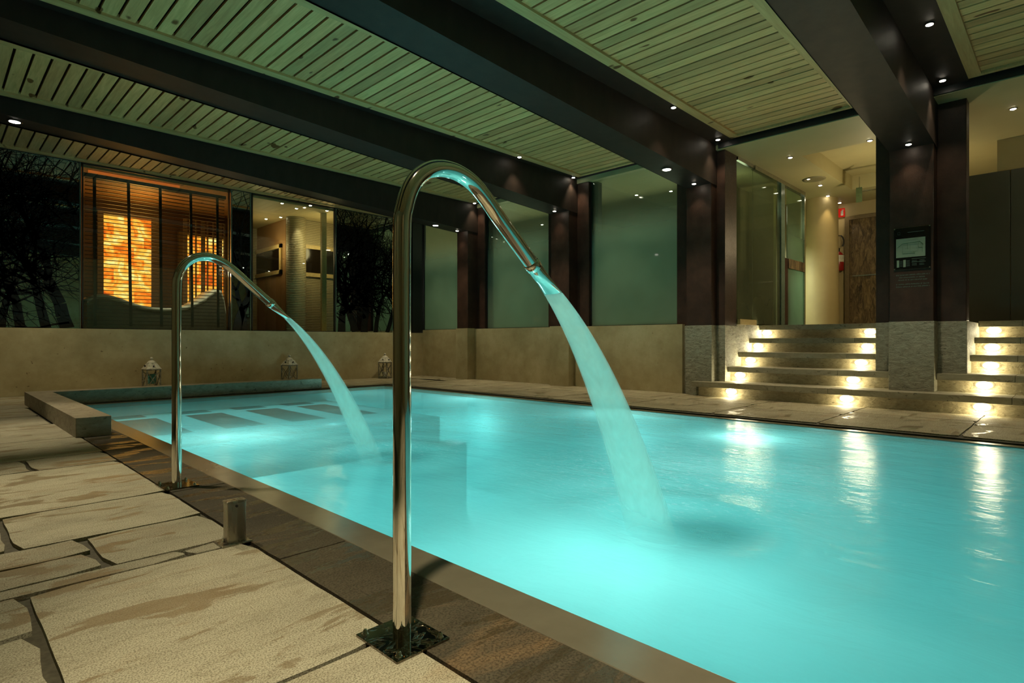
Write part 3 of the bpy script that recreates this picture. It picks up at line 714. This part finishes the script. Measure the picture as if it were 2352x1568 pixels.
mb.build('white_shell', M['white'], r)
lamp('SPOT', (3.0, 10.35, 3.0), 60, (1, .85, .6), .08, (3.2, 10.9, 1.1), 75, .8)
lamp('POINT', (3.5, 10.3, 1.9), 5, (1, .85, .6), .1)  # this lamp and the spot above are unseen, added to brighten the lounger shell
# venetian blind
r = root('venetian_blind', ((xa + xb) / 2, YG + .1, 3.1), 'black open venetian blind hanging behind the amber-lit window', 'blind')
mb = MB(); z = .95; yb = YG + .10
while z < 3.08: mb.box(xa + .05, xb - .05, yb - .014, yb + .014, z, z + .009); z += .0555
mb.build('slats', M['black'], r)
mb = MB(); mb.box(xa + .03, xb - .03, yb - .03, yb + .03, 3.08, 3.13); mb.build('headrail', M['black'], r)
for (a, b) in ((216, 218), (294, 300), (367, 370), (437, 441), (498, 500)):
    t0, t1 = ony(a, 430, yb)[0], ony(b, 740, yb)[0]
    mb = MB(); mb.prism([(t1 - .02, .93), (t1 + .02, .93), (t0 + .02, 3.1), (t0 - .02, 3.1)], 'y', yb - .024, yb - .020); mb.build('ladder_tape', M['black'], r)
# beige room behind window 2
bx0 = 4.4
mb = MB(); mb.box(4.6, 6.9, 12.9, 13.0, .5, 3.3)
struct(mb.build('wall_beige_room', M['ribbed']), 'ribbed beige wall of the room behind the second window', 'wall')
mb = MB(); mb.prism([(3.85, YG + .05), (7.6, YG + .05), (7.6, 13.0), (4.95, 13.0)], 'z', 3.19, 3.222); struct(mb.build('ceiling_beige_room', M['plaster']), 'beige ceiling with spotlights behind the second window', 'ceiling')
# slanted warm wall with framed dark window, then the curved column
cw = (5.22, 11.24, .5)
r = root('ribbed_column', cw, 'tall curved ribbed beige column behind the second window', 'column')
mb = MB(); mb.lathe([(.19, 0), (.19, 2.69)], cw, 40); mb.build('shaft', M['ribbed'], r)
mb = MB(); mb.box(5.10, 5.18, 11.45, 12.9, .5, 3.19); struct(mb.build('wall_beige_side', simple('warm_ribbed_wall', (.34, .20, .09), .5, 0, 4, .08, .05)), 'warm wall receding left of the ribbed column', 'wall')
mb = MB(); mb.box(5.30, 6.9, 11.25, 11.33, .5, 3.19); struct(mb.build('wall_beige_front', M['ribbed']), 'ribbed beige wall right of the ribbed column', 'wall')
r = root('window_3', (5.1, 12.0, 2.1), 'long dark window with a beige frame on the wall left of the ribbed column', 'window', None, 'structure')
mb = MB(); mb.box(5.085, 5.10, 11.68, 12.9, 2.17, 2.62); mb.build('pane', M['darkwin'], r)
mb = MB(); mb.box(5.06, 5.10, 11.60, 12.9, 2.62, 2.70).box(5.06, 5.10, 11.60, 12.9, 2.09, 2.17).box(5.06, 5.10, 11.60, 11.68, 2.09, 2.70); mb.build('window_frame', M['beigeframe'], r)
r = root('window_4', (6.0, 11.25, 2.1), 'dark window with a beige frame right of the ribbed column', 'window', None, 'structure')
mb = MB(); mb.box(5.40, 6.3, 11.235, 11.25, 2.11, 2.60); mb.build('pane', M['darkwin'], r)
mb = MB(); mb.box(5.33, 6.3, 11.21, 11.25, 2.60, 2.68).box(5.33, 6.3, 11.21, 11.25, 2.03, 2.11).box(5.33, 5.40, 11.21, 11.25, 2.03, 2.68); mb.build('window_frame', M['beigeframe'], r)
mb = MB(); mb.box(gx(757), gx(768), YG + .3, YG + .36, .5, 3.2); tag(mb.build('beige_post', M['beigeframe']), 'beige post just inside the right edge of the second window', 'post')
for i, (a, b) in enumerate(((648, 466), (681, 478), (713, 471), (751, 483), (611, 502), (645, 498))):
    X, Y, Z = onz(a, b, 3.19)
    if Y < 12.8 and X < 6.9:
        put(small, 's', (X, Y, 3.19), 'small spotlight in the beige room ceiling, ' + ['front left', 'above the ribbed column', 'front middle', 'front right', 'at the far left', 'just left of the ribbed column'][i])
lamp('SPOT', (5.14, 10.93, 3.15), 26, WARM, .03, (5.2, 11.1, .5), 60, .8)
lamp('POINT', (5.6, 10.6, 2.6), 24, (1, .74, .38), .2); lamp('POINT', (4.75, 11.6, 2.6), 12, (1, .7, .35), .2)

# ---- right-hand frosted windows --------------------------------------------
XG = 7.28
window(5, 'x', 8.50, 9.72, XG, .93, ZTOP, M['frost'], 'narrow frosted window, furthest on the right-hand wall')
window(6, 'x', 6.25, 7.80, XG, .93, ZTOP, M['frost'], 'frosted greenish window behind the big spout nozzle')
window(7, 'x', 3.92, 5.42, XG, .93, ZTOP, M['frost'], 'largest frosted greenish window, left of the steps')
mb = MB(); mb.box(7.0, XG + .02, 9.74, YG - .02, .876, ZTOP); struct(mb.build('trim_3', M['black']), 'dark corner post between tree-print glass and frosted window', 'trim')
for y, l in ((7.62, 'middle'), (5.33, 'largest')):
    mb = MB(); mb.box(XG + .06, XG + .16, y, y + .18, .94, ZTOP - .02)
    tag(mb.build('window_post', M['column']), f'dark upright post behind the left edge of the {l} frosted window', 'post', 'posts behind the frosted windows')
mb = MB(); mb.box(9.6, 9.7, 3.5, 9.9, .9, 3.3).box(XG, 9.7, 9.8, 9.9, .9, 3.3)
struct(mb.build('wall_back_room', M['plaster']), 'olive wall of the room behind the frosted windows', 'wall')
mb = MB(); mb.box(7.2, 9.7, 3.34, 9.9, 3.19, 3.26); struct(mb.build('ceiling_back_room', M['lobbyceil']), 'ceiling of the room behind the frosted windows', 'ceiling')
for y in (4.7, 7.0, 9.0):
    lamp('AREA', (8.9, y, 1.9), 16, (1.0, 1.0, .74), 1.2, (7.2, y, 1.6), sy=1.4)  # unseen area lamps added behind the frosted glass to make it glow
for (a, b, c_) in ((1462, 447, 'upper middle of the largest frosted window'), (1541, 438, 'upper right of the largest frosted window'), (1469, 490, 'middle of the largest frosted window'), (1505, 500, 'right of centre in the largest frosted window'),
                (1375, 508, 'left part of the largest frosted window'), (1410, 516, 'left of centre in the largest frosted window'), (1245, 515, 'middle frosted window')):
    X, Y, Z = onz(a, b, 3.19)
    if X < 9.55: put(small, 's', (X, Y, 3.19), f'small ceiling spotlight seen through the {c_}')

# ---- lobby --------------------------------------------------------------------
ZL = 3.18
mb = MB()
cx0, cx1, cy0, cy1 = 8.2, 10.6, 1.2, 2.62
mb.box(XW + .02, cx0, -3.4, 3.34, ZL, ZL + .06).box(cx1, 13.4, -3.4, 3.34, ZL, ZL + .06).box(cx0, cx1, cy1, 3.34, ZL, ZL + .06).box(cx0, cx1, -3.4, cy0, ZL, ZL + .06)
mb.box(cx0, cx1, cy0, cy1, ZL + .22, ZL + .26).box(cx0 - .02, cx0 + .001, cy0, cy1, ZL + .06, ZL + .26).box(cx1 - .001, cx1 + .02, cy0, cy1, ZL + .06, ZL + .26).box(cx0, cx1, cy1 - .001, cy1 + .02, ZL + .06, ZL + .26).box(cx0, cx1, cy0 - .02, cy0 + .001, ZL + .06, ZL + .26)
mb.box(9.7, 11.7, 3.34, 4.2, ZL, ZL + .06)
struct(mb.build('ceiling_lobby', M['lobbyceil']), 'warm lobby ceiling with a raised coffer', 'ceiling')
mb = MB(); mb.box(XW + .0, XW + .05, -3.4, 3.3, ZL + .01, ZC + .1); struct(mb.build('trim_2', M['black']), 'dark edge trim between pine ceiling and lobby ceiling', 'trim')
XB = 11.6
mb = MB(); mb.box(XB, XB + .1, .4, 4.2, .9, 3.3)
struct(mb.build('wall_lobby', M['plaster']), 'warm plaster wall at the back of the lobby', 'wall')
mb = MB(); mb.box(9.25, 9.35, -3.4, .70, .9, 3.3).box(9.3, XB, .60, .70, .9, 3.3)
struct(mb.build('wall_lobby_right', M['plaster']), 'plaster wall behind the grey-green sliding panels', 'wall')
# sliding panels
ztp = onx(2280, 396, 9.2)[2]
for i, (a, b) in enumerate(((onx(2320, 500, 9.2)[1], onx(2214, 500, 9.2)[1] + .05), (-1.1, onx(2320, 500, 9.2)[1] - .008), (-2.2, -1.108))):
    mb = MB(); mb.box(9.19, 9.24, a, b, .93, ztp); tag(mb.build('sliding_panel', M['panel'], None, .003), 'tall grey-green sliding panel ' + ['right beside the floor-plan column', 'at the right edge of the picture', 'beyond the right edge'][i], 'panel', 'grey-green sliding panels')
# bark door
d0 = onx(1943, 500, XB)
r = root('door_1', (XB, d0[1] - .5, .93), 'dark bark-textured door with a bronze frame at the end of the lobby', 'door', None, 'structure')
mb = MB(); mb.box(XB - .05, XB, d0[1] - 1.3, d0[1] - .05, .93, d0[2] - .06); mb.build('bark_leaf', M['bark'], r)
mb = MB(); mb.box(XB - .08, XB, d0[1] - .07, d0[1], .93, d0[2]).box(XB - .08, XB, d0[1] - 1.35, d0[1] - .07, d0[2] - .06, d0[2]); mb.build('door_frame', M['doorframe'], r)
mb = MB(); hz = onx(1980, 633, XB)[2]; mb.box(XB - .07, XB - .045, d0[1] - 1.3, d0[1] - .12, hz - .01, hz + .01); mb.build('handle_rail', M['stud'], r)
# curved column in the lobby
cc = (11.0, 3.21)
r = root('curved_plaster_column', (cc[0], cc[1], .93), 'round golden plaster column grazed by a spotlight in the lobby', 'column')
mb = MB(); mb.lathe([(.29, 0), (.28, 1.0), (.27, 2.25)], (cc[0], cc[1], .93), 40); mb.build('shaft', M['plaster'], r)
mb = MB(); mb.box(10.9, 11.0, 3.35, 3.9, .93, 3.2); struct(mb.build('wall_lobby_left', M['plaster_dk']), 'olive wall strip left of the round lobby column', 'wall')
# extinguisher
ep = onx(1926, 590, XB - .10)
r = root('fire_extinguisher', (XB - .1, ep[1], onx(1926, 622, XB - .1)[2]), 'red fire extinguisher hanging beside the bark door', 'fire extinguisher')
ez = onx(1926, 622, XB - .1)[2]; et = onx(1926, 578, XB - .1)[2]
mb = MB(); mb.lathe([(.07, 0), (.085, .02), (.085, (et - ez) - .08), (.06, (et - ez) - .03), (.025, et - ez)], (XB - .1, ep[1], ez), 20); mb.build('cylinder', M['red'], r)
mb = MB(); mb.lathe([(.02, 0), (.02, .06)], (XB - .1, ep[1], et), 10).box(XB - .18, XB - .04, ep[1] - .01, ep[1] + .06, et + .05, et + .07); mb.build('valve', M['black'], r)
mb = MB(); hp = [(XB - .12, ep[1] - .02 + .07 * math.sin(t), et + .17 - .12 * math.cos(t)) for t in [i * .5 for i in range(1, 12)]]; mb.tube(hp, .012, 8); mb.build('hose', M['black'], r)
mb = MB(); mb.lathe([(.087, (et - ez) * .45), (.087, (et - ez) * .8)], (XB - .1, ep[1], ez), 20); mb.build('label_band', M['signwhite'], r)
# red sign
s0 = onx(1923, 480, XB - .02); s1 = onx(1940, 497, XB - .02)
r = root('fire_sign', (XB - .02, s0[1], s1[2]), 'small red fire extinguisher sign on the lobby wall', 'sign')
mb = MB(); mb.box(XB - .025, XB - .005, s1[1], s0[1], s1[2], s0[2]); mb.build('sign_plate', M['signred'], r)
ym = (s0[1] + s1[1]) / 2 - .02; zm = (s0[2] + s1[2]) / 2
mb = MB(); mb.box(XB - .03, XB - .026, ym - .02, ym + .02, zm - .055, zm + .03).box(XB - .03, XB - .026, ym - .03, ym + .005, zm + .035, zm + .05); mb.build('extinguisher_symbol', M['signwhite'], r)
# hanging green sign
gp = onz(1975, 441, 2.95)
r = root('hanging_exit_sign', (gp[0], gp[1], 2.9), 'small green emergency sign on a bracket near the lobby ceiling', 'sign')
mb = MB(); mb.box(gp[0] - .01, gp[0] + .01, gp[1] - .03, gp[1] + .05, 2.80, 3.02); mb.build('sign_plate', simple('green_sign', (.06, .09, .04), .4), r)
mb = MB(); mb.box(gp[0] - .01, gp[0] + .01, gp[1] - .5, gp[1] - .03, 2.95, 2.965).box(gp[0] - .008, gp[0] + .008, gp[1], gp[1] + .012, 3.02, ZL); mb.build('bracket', M['stud'], r)
# ceiling speaker ring and dome detector
sp = onz(1870, 411, ZL)
r = root('ceiling_speaker', sp, 'round flush ceiling speaker in the lobby', 'speaker')
mb = MB(); mb.lathe([(.16, 0), (.16, -.008), (.13, -.012)], sp, 28); mb.build('grille', M['plaster_dk'], r)
sp = onz(1984, 407, ZL + .2)
r = root('ceiling_camera', sp, 'tiny black dome camera inside the lobby ceiling coffer', 'camera')
mb = MB(); mb.lathe([(.05, .02), (.05, 0), (.035, -.03), (.01, -.04)], sp, 16); mb.build('dome', M['black'], r)
for i, (a, b, e, z) in enumerate(((1815, 361, 9, ZL), (1998, 322, 9, ZL), (1857, 410, 6, ZL), (1884, 425, 6, ZL), (2327, 249, 8, ZL), (1903, 459, 0, ZL - .0), (1931, 474, 4, ZL))):
    X, Y, Z = onz(a, b, z)
    if i == 5: X, Y = 10.74, 3.02
    if i == 6: X, Y = 11.42, 3.02
    put(small, 's', (X, Y, z), 'small spotlight in the lobby ceiling ' + ['just right of the glass partition', 'beside the floor-plan column', 'left of the round speaker', 'right of the round speaker', 'above the sliding panels at the right edge', 'grazing the round golden column', 'above the red sign'][i])
    if e: lamp('SPOT', (X, Y, z - .03), e, WARM, .02, (X, Y, 0), 100, .8)
lamp('SPOT', (10.70, 2.98, 3.12), 9, (1, .74, .36), .02, (10.82, 3.05, 1.0), 60, .7)
lamp('POINT', (9.4, 1.9, 2.3), 40, (1, .80, .45), .06); lamp('POINT', (8.4, -.4, 2.6), 6, (1, .80, .5), .03)
# glass partition
r = root('glass_partition', (8.9, 3.25, .93), 'frameless glass partition with a sliding door beside the lobby', 'glass partition')
px_ = [7.60, 8.12, 9.16]
for a, b in ((7.60, 8.115), (8.125, 9.15)):
    mb = MB(); mb.box(a, b, 3.24, 3.252, .95, ZL - .03); mb.build('pane', M['frost_low'], r)
mb = MB(); mb.box(7.6, 8.11, 3.23, 3.27, ZL - .05, ZL).box(8.16, 10.25, 3.22, 3.28, ZL - .06, ZL); mb.build('head_rail', M['stud'], r)
mb = MB(); mb.box(9.15, 9.30, 3.22, 3.28, .93, ZL - .06); mb.build('door_post', M['glass_edge'], r)
mb = MB(); mb.box(9.30, 9.46, 3.23, 3.27, .93, 2.0); mb.build('dark_stile', M['column'], r)
d = mb = MB(); mb.box(9.46, 10.2, 3.24, 3.252, .95, ZL - .07); dd = mb.build('door_pane', M['frost'], r)
mb = MB(); mb.box(10.2, 10.25, 3.22, 3.28, .93, ZL - .06); mb.build('end_post', M['stud'], r)
zb = ony(1825, 612, 3.25)[2]
mb = MB(); mb.box(9.46, 10.2, 3.215, 3.235, zb - .06, zb + .09); mb.build('door_band', M['bark'], r)
mb = MB(); mb.box(7.6, 8.15, 3.20, 3.26, .93, 1.0); tag(mb.build('wood_sill_block', M['beigeframe']), 'low ochre wood block at the foot of the glass partition', 'block')
mb = MB(); mb.box(9.5, 11.7, 4.2, 4.28, .9, 3.26); struct(mb.build('wall_behind_partition', simple('pale_green_wall', (.36, .40, .24), .6)), 'pale green lit wall behind the glass door', 'wall')
mb = MB(); mb.box(7.45, 9.6, 3.9, 3.95, .93, 3.19); struct(mb.build('wall_partition_back', M['plaster_dk']), 'dim wall behind the glass partition', 'wall')
lamp('AREA', (10.0, 4.1, 2.1), 34, (.92, 1, .75), .5, (10.4, 4.2, 1.2)); lamp('POINT', (8.4, 3.6, 2.9), 2.2, (.95, 1, .7), .15)  # unseen area lamp added to brighten the frosted door pane

# ---- floor plan sign ----------------------------------------------------------
XS = PIERS[0][2] + .008
c0 = onx(2054, 525, XS); c1 = onx(2138, 617, XS)
y1_, y0_ = c0[1], c1[1]; z1_, z0_ = onx(2054, 526, XS)[2], onx(2054, 621, XS)[2]
r = root('floor_plan_sign', (XS, (y0_ + y1_) / 2, z0_), 'black acrylic evacuation plan board on the column in the steps', 'sign')
W_, H_ = y1_ - y0_, z1_ - z0_
def sb(mb, u0, u1, v0, v1, t=.003, off=.012):  # u from left edge 0..1, v from bottom 0..1
    mb.box(XS - off - t, XS - off, y1_ - u1 * W_, y1_ - u0 * W_, z0_ + v0 * H_, z0_ + v1 * H_)
mb = MB(); sb(mb, 0, 1, 0, 1, .008, .004); mb.build('board', M['gloss'], r)
mb = MB(); sb(mb, .06, .86, .29, .74); mb.build('plan_sheet', M['plan'], r)
mb = MB()
def seg(pts, w=.018, off=.0155):
    for (a, b), (c_, d) in zip(pts, pts[1:]):
        mb.bar((XS - off, y1_ - a * W_, z0_ + b * H_), (XS - off, y1_ - c_ * W_, z0_ + d * H_), w * H_, .001)
seg([(.10, .53), (.24, .62), (.70, .64), (.80, .58)]); seg([(.38, .62), (.38, .48)]); seg([(.68, .62), (.68, .50), (.78, .50), (.78, .38)]); seg([(.24, .44), (.24, .38), (.52, .38), (.58, .36)]); seg([(.55, .42), (.58, .36)]); seg([(.70, .66), (.80, .55)], .02)
mb.build('green_route', M['plangreen'], r)
mb = MB(); seg([(.24, .55), (.24, .42), (.66, .42), (.66, .58), (.24, .58)], .005); seg([(.45, .58), (.45, .42)], .004); seg([(.30, .68), (.64, .71)], .004)
for u in (.32, .38, .52, .60): seg([(u, .5), (u + .05, .5)], .006)
mb.build('plan_lines', M['plangrey'], r)
mb = MB(); sb(mb, .08, .145, .06, .23); sb(mb, .26, .33, .06, .23); mb.build('legend_icons', M['plan'], r)
for v in (.24, .16):
    mb = MB(); sb(mb, .49, .87, v, v + .008); mb.build('legend_rule', M['letter'], r)
mb = MB()
for i in range(5):
    sb(mb, .16, .24, .08 + i * .03, .088 + i * .03); sb(mb, .35, .44, .08 + i * .03, .088 + i * .03)
for i in range(2):
    for u in (.5, .7): sb(mb, u, u + .14, .20 - i * .03, .207 - i * .03); sb(mb, u, u + .13, .12 - i * .03, .127 - i * .03)
mb.build('legend_text', M['letter'], r)
mb = MB(); sb(mb, .38, .83, .875, .885); mb.build('title_line', M['letter'], r)
mb = MB(); seg([(.11, .90), (.17, .90), (.17, .84), (.11, .84), (.11, .90)], .010); mb.build('emblem', M['letter'], r)
for (u, v) in ((.02, .98), (.98, .98), (.02, .02), (.98, .02)):
    mb = MB(); y = y1_ - u * W_; z = z0_ + v * H_; mb.tube([(XS - .004, y, z), (XS - .022, y, z)], .007, 12, up=(0, 0, 1)); mb.build('standoff_stud', M['stud'], r)
for v_ in (0, .996):
    mb = MB(); sb(mb, 0, 1, v_, v_ + .004, .002, .0125); mb.build('edge_strip', M['stud'], r)
# wording under the board (illegible in the photograph: rows of small word-length strokes)
rr = random.Random(4); txt = root('column_lettering', (XS, y0_, z0_ - .3), 'five rows of small grey lettering below the plan board', 'lettering')
mb = MB()
for row, (u0, u1, v) in enumerate(((.05, .97, -.14), (.15, .86, -.20), (.12, .90, -.26), (.05, .97, -.36), (.05, .97, -.42))):
    u = u0
    while u < u1:
        wlen = rr.choice((.05, .09, .13, .17)); e_ = min(u + wlen, u1); k = u
        while k < e_ - .008:
            hh = rr.choice((.022, .026)); zc = z0_ + v * H_
            t = rr.random(); ya = y1_ - k * W_; w1 = .010 * W_ / 1
            mb.box(XS - .003, XS - .001, ya - .0035, ya, zc, zc + hh * H_)
            if t < .7: mb.box(XS - .003, XS - .001, ya - .0075, ya - .0035, zc + (0 if t < .3 else hh * H_ * .8), zc + (hh * H_ * .2 if t < .3 else hh * H_))
            k += .024
        u = e_ + .022
    mb.build('letter_row', M['letter'], txt); mb = MB()

# ---- chrome water spouts ---------------------------------------------------------
def spout(name, bx, by, label, apex, pcs):
    r = root(name, (bx, by, 0), label, 'water spout', 'chrome swan-neck water spouts')
    R = .0215
    path = [(bx, by, .006), (bx, by, .5)] + pcs
    # smooth the neck with Catmull-Rom
    P = [Vector(p) for p in path]; out_ = [P[0]]
    for i in range(1, len(P) - 1):
        p0, p1, p2 = P[i - 1], P[i], P[i + 1]; p3 = P[min(i + 2, len(P) - 1)]
        for k in range(8):
            t = k / 8; out_.append(.5 * ((2 * p1) + (p2 - p0) * t + (2 * p0 - 5 * p1 + 4 * p2 - p3) * t * t + (3 * p1 - 3 * p2 + p3 - p0) * t ** 3))
    out_.append(P[-1])
    mb = MB(); mb.tube(out_, R, 40); mb.build('pipe', M['chrome'], r)
    e = P[-1]; d = (P[-1] - P[-2]).normalized()
    mb = MB(); mb.tube([e - d * .012, e - d * .010, e + d * .012, e + d * .016], [R * 1.02, R * 1.14, R * 1.14, R * 1.02], 32); mb.build('collar', M['chrome'], r)
    # flattened nozzle
    mb = MB(); n0 = e + d * .014
    st_ = [(0, R * 1.02, R * 1.02), (.02, R * 1.06, R * .98), (.05, R * 1.25, R * .72), (.08, R * 1.5, R * .46), (.108, R * 1.72, R * .26)]
    mb.tube([n0 + d * s for s, _, _ in st_], [(a, b) for _, a, b in st_], 32, cap=False); mb.build('nozzle', M['chrome'], r)
    mb = MB(); mb.box(bx - .072, bx + .075, by - .085, by + .085, 0, .006); mb.build('base_plate', M['wetplate'], r, .001)
    for sx in (-1, 1):
        for sy in (-1, 1):
            mb = MB(); cx_, cy_ = bx + .0015 + sx * .058, by + sy * .069
            mb.lathe([(.0085, 0), (.0085, .002), (.006, .003), (.006, .009), (.003, .012)], (cx_, cy_, .006), 6 if sx > 0 else 12, True); mb.build('bolt', M['chrome'], r)
    return n0 + d * .106, d
n1_, d1_ = spout('water_spout', .785, 1.135, 'tall polished chrome swan-neck water spout in the foreground', None,
    [(.785, 1.135, .93), (.793, 1.135, 1.02), (.822, 1.135, 1.085), (.875, 1.135, 1.125), (.940, 1.135, 1.135), (1.004, 1.135, 1.118), (1.056, 1.135, 1.082), (1.10, 1.135, 1.042), (1.17, 1.135, .983), (1.24, 1.135, .924)])
n2_, d2_ = spout('water_spout', .85, 3.12, 'second, more distant chrome swan-neck water spout on the left', None,
    [(.85, 3.12, .93), (.858, 3.12, 1.02), (.887, 3.12, 1.08), (.94, 3.12, 1.118), (1.005, 3.12, 1.125), (1.07, 3.12, 1.10), (1.122, 3.12, 1.062), (1.17, 3.12, 1.022), (1.24, 3.12, .963), (1.305, 3.12, .908)])
def jet(start, dirv, end, y, label, w0=.036, w1=.105):
    # ballistic path from nozzle to water
    x0, z0 = start.x, start.z; x1, z1 = end
    s = dirv.z / dirv.x; k = (z1 - z0 - s * (x1 - x0)) / (x1 - x0) ** 2
    pts = []; rad = []
    for i in range(49):
        t = i / 48; x = x0 + (x1 - x0) * t; dx = x - x0
        pts.append((x, y, z0 + s * dx + k * dx * dx)); rad.append((w0 + (w1 - w0) * t ** 1.0, .006 + (.05) * t ** .9))
    mb = MB(); mb.tube(pts, rad, 40, cap=False)
    o = mb.build('water_jet', M['jet']); tag(o, label, 'water', 'water jets falling into the pool'); return o
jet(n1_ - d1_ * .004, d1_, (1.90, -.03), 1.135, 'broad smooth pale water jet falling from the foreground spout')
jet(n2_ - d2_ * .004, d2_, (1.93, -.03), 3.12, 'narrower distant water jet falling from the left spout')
# ---- short steel post ---------------------------------------------------------------
r = root('steel_post', (.75, 2.1, 0), 'short square brushed steel post on a flat plate at the pool edge', 'post')
mb = MB(); mb.box(.698, .800, 2.058, 2.146, 0, .006); mb.build('base_plate', M['brushed'], r, .002)
mb = MB(); mb.box(.722, .784, 2.078, 2.118, .006, .142); mb.build('tube', M['brushed'], r, .0015)
mb = MB(); mb.box(.720, .786, 2.076, 2.120, .142, .148); mb.build('cap', M['brushed'], r, .001)
mb = MB(); mb.tube([(.752, 2.0785, .130), (.752, 2.0745, .130)], .0045, 12, up=(0, 0, 1)); mb.build('screw', M['black'], r)
# ---- lanterns -----------------------------------------------------------------------
def lantern(x, y, label, candle=False, rot=0.0):
    r = root('lantern', (x, y, 0), label, 'lantern', 'white metal lanterns along the low wall')
    def L(u, v, z): return (x + u * math.cos(rot) - v * math.sin(rot), y + u * math.sin(rot) + v * math.cos(rot), z)
    w = .085
    mb = MB(); mb.lathe([(w * 1.5, 0), (w * 1.5, .018), (w * 1.36, .024)], (x, y, 0), 4, False, math.pi / 4 + rot); mb.build('base', M['lantmetal'], r)
    mb = MB()
    for a, b in ((-1, -1), (1, -1), (1, 1), (-1, 1)): mb.bar(L(a * w, b * w, .02), L(a * w, b * w, .31), .016)
    for a, b, c_, d in ((-1, -1, 1, -1), (1, -1, 1, 1), (1, 1, -1, 1), (-1, 1, -1, -1)):
        mb.bar(L(a * w, b * w, .30), L(c_ * w, d * w, .30), .012); mb.bar(L(a * w, b * w, .03), L(c_ * w, d * w, .03), .012)
    mb.build('frame', M['lantmetal'], r)
    mb = MB()
    for a, b, c_, d in ((-1, -1, 1, -1), (1, -1, 1, 1), (1, 1, -1, 1), (-1, 1, -1, -1)):
        for s in (0, 1):
            pa = Vector(L(a * w, b * w, .04)); pb = Vector(L(c_ * w, d * w, .04)); za, zb_ = (.04, .28) if s else (.28, .04)
            q = []
            for i in range(7):
                t = i / 6; p = pa.lerp(pb, t); tt = .5 + (t - .5) * (1.0); bow = .022 * math.sin(math.pi * t) * (1 if s else -1)
                q.append((p.x, p.y, za + (zb_ - za) * t + bow))
            for p, q_ in zip(q, q[1:]): mb.bar(p, q_, .010, .006)
    mb.build('scroll_bars', M['lantmetal'], r)
    mb = MB(); mb.lathe([(w * 1.62, .305), (w * 1.62, .318), (w * 1.5, .322), (w * .92, .385), (w * .88, .39)], (x, y, 0), 4, False, math.pi / 4 + rot); mb.build('roof', M['whitepaint'], r)
    mb = MB(); mb.lathe([(w * .7, .388), (w * .66, .405), (w * .42, .425), (w * .16, .435), (w * .12, .445), (.020, .452), (.022, .462), (.012, .475), (.002, .478)], (x, y, 0), 16); mb.build('finial', M['whitepaint'], r)
    mb = MB()
    for a, b in ((0, -1), (-1, 0)):
        p = L(a * w * .90, b * w * .90, .350); q = L(a * w * 1.08, b * w * 1.08, .362); mb.tube([p, q], .011, 10, up=(0, 0, 1))
    mb.build('vent_hole', M['black'], r)
    if candle:
        mb = MB(); mb.lathe([(.045, .10), (.058, .13), (.058, .20), (.05, .24)], (x, y, 0), 20); mb.build('candle_glass', M['tealcandle'], r)
    else:
        mb = MB(); mb.lathe([(.035, .022), (.035, .12), (.004, .125)], (x, y, 0), 16); mb.build('candle', M['whitepaint'], r)
lantern(2.235, 9.38, 'white metal lantern with a teal glass inside, leftmost by the wall', True, .1)
lantern(4.25, 9.40, 'white scrollwork lantern just left of the distant water jet', False, .3)
lantern(6.10, 9.38, 'white scrollwork lantern just left of the big chrome pipe', False, .5)

# ---- unseen side of the room, reflected in chrome and glass -------------------------
mb = MB(); mb.box(-3.5, 13.5, -3.5, -3.4, -.1, 3.4); struct(mb.build('wall_back', M['travertine']), 'stone wall behind the viewer', 'wall')
mb = MB(); mb.box(-3.5, -3.4, -3.5, 10.4, -.1, 3.4); struct(mb.build('wall_near_side', M['travertine']), 'stone wall on the near long side', 'wall')
for (x, y, e) in ((-3.0, 5, 30), (-3.0, 1.5, 10), (-1.5, -3.1, 14), (4.5, -3.1, 8)):
    lamp('SPOT', (x, y, 2.9), e, (1, .82, .5), .04, (x - (.2 if x < -2 else 0), y - (.2 if y < 0 else 0), 0), 90, .8)
# soft wall grazing on the low walls (spot lamps without fixtures)
for x in (1.2, 3.2, 5.4): lamp('SPOT', (x, 8.6, 3.18), 60, (1, .82, .46), .04, (x, 9.75, .2), 60, .8)
for y in (4.9, 7.1, 9.1): lamp('SPOT', (6.2, y, 3.18), 45, (1, .86, .52), .04, (7.2, y, .1), 58, .8)

# ---- world and render look -----------------------------------------------------------
w = bpy.data.worlds.new('world'); sc.world = w; w.use_nodes = True
w.node_tree.nodes['Background'].inputs[0].default_value = (.02, .025, .02, 1); w.node_tree.nodes['Background'].inputs[1].default_value = .3
for o in bpy.data.objects:
    if '_o' in o: del o['_o']
sc.view_settings.view_transform = 'Standard'; sc.view_settings.look = 'None'; sc.view_settings.exposure = 0; sc.view_settings.gamma = 1
cy = sc.cycles
cy.use_denoising = True; cy.denoiser = 'OPENIMAGEDENOISE'; cy.use_adaptive_sampling = True; cy.adaptive_threshold = .12; cy.adaptive_min_samples = 16
cy.max_bounces = 5; cy.diffuse_bounces = 3; cy.glossy_bounces = 3; cy.transmission_bounces = 3; cy.transparent_max_bounces = 10
cy.sample_clamp_indirect = 3; cy.sample_clamp_direct = 40; cy.caustics_reflective = False; cy.caustics_refractive = False; cy.blur_glossy = .5
cy.use_light_tree = True
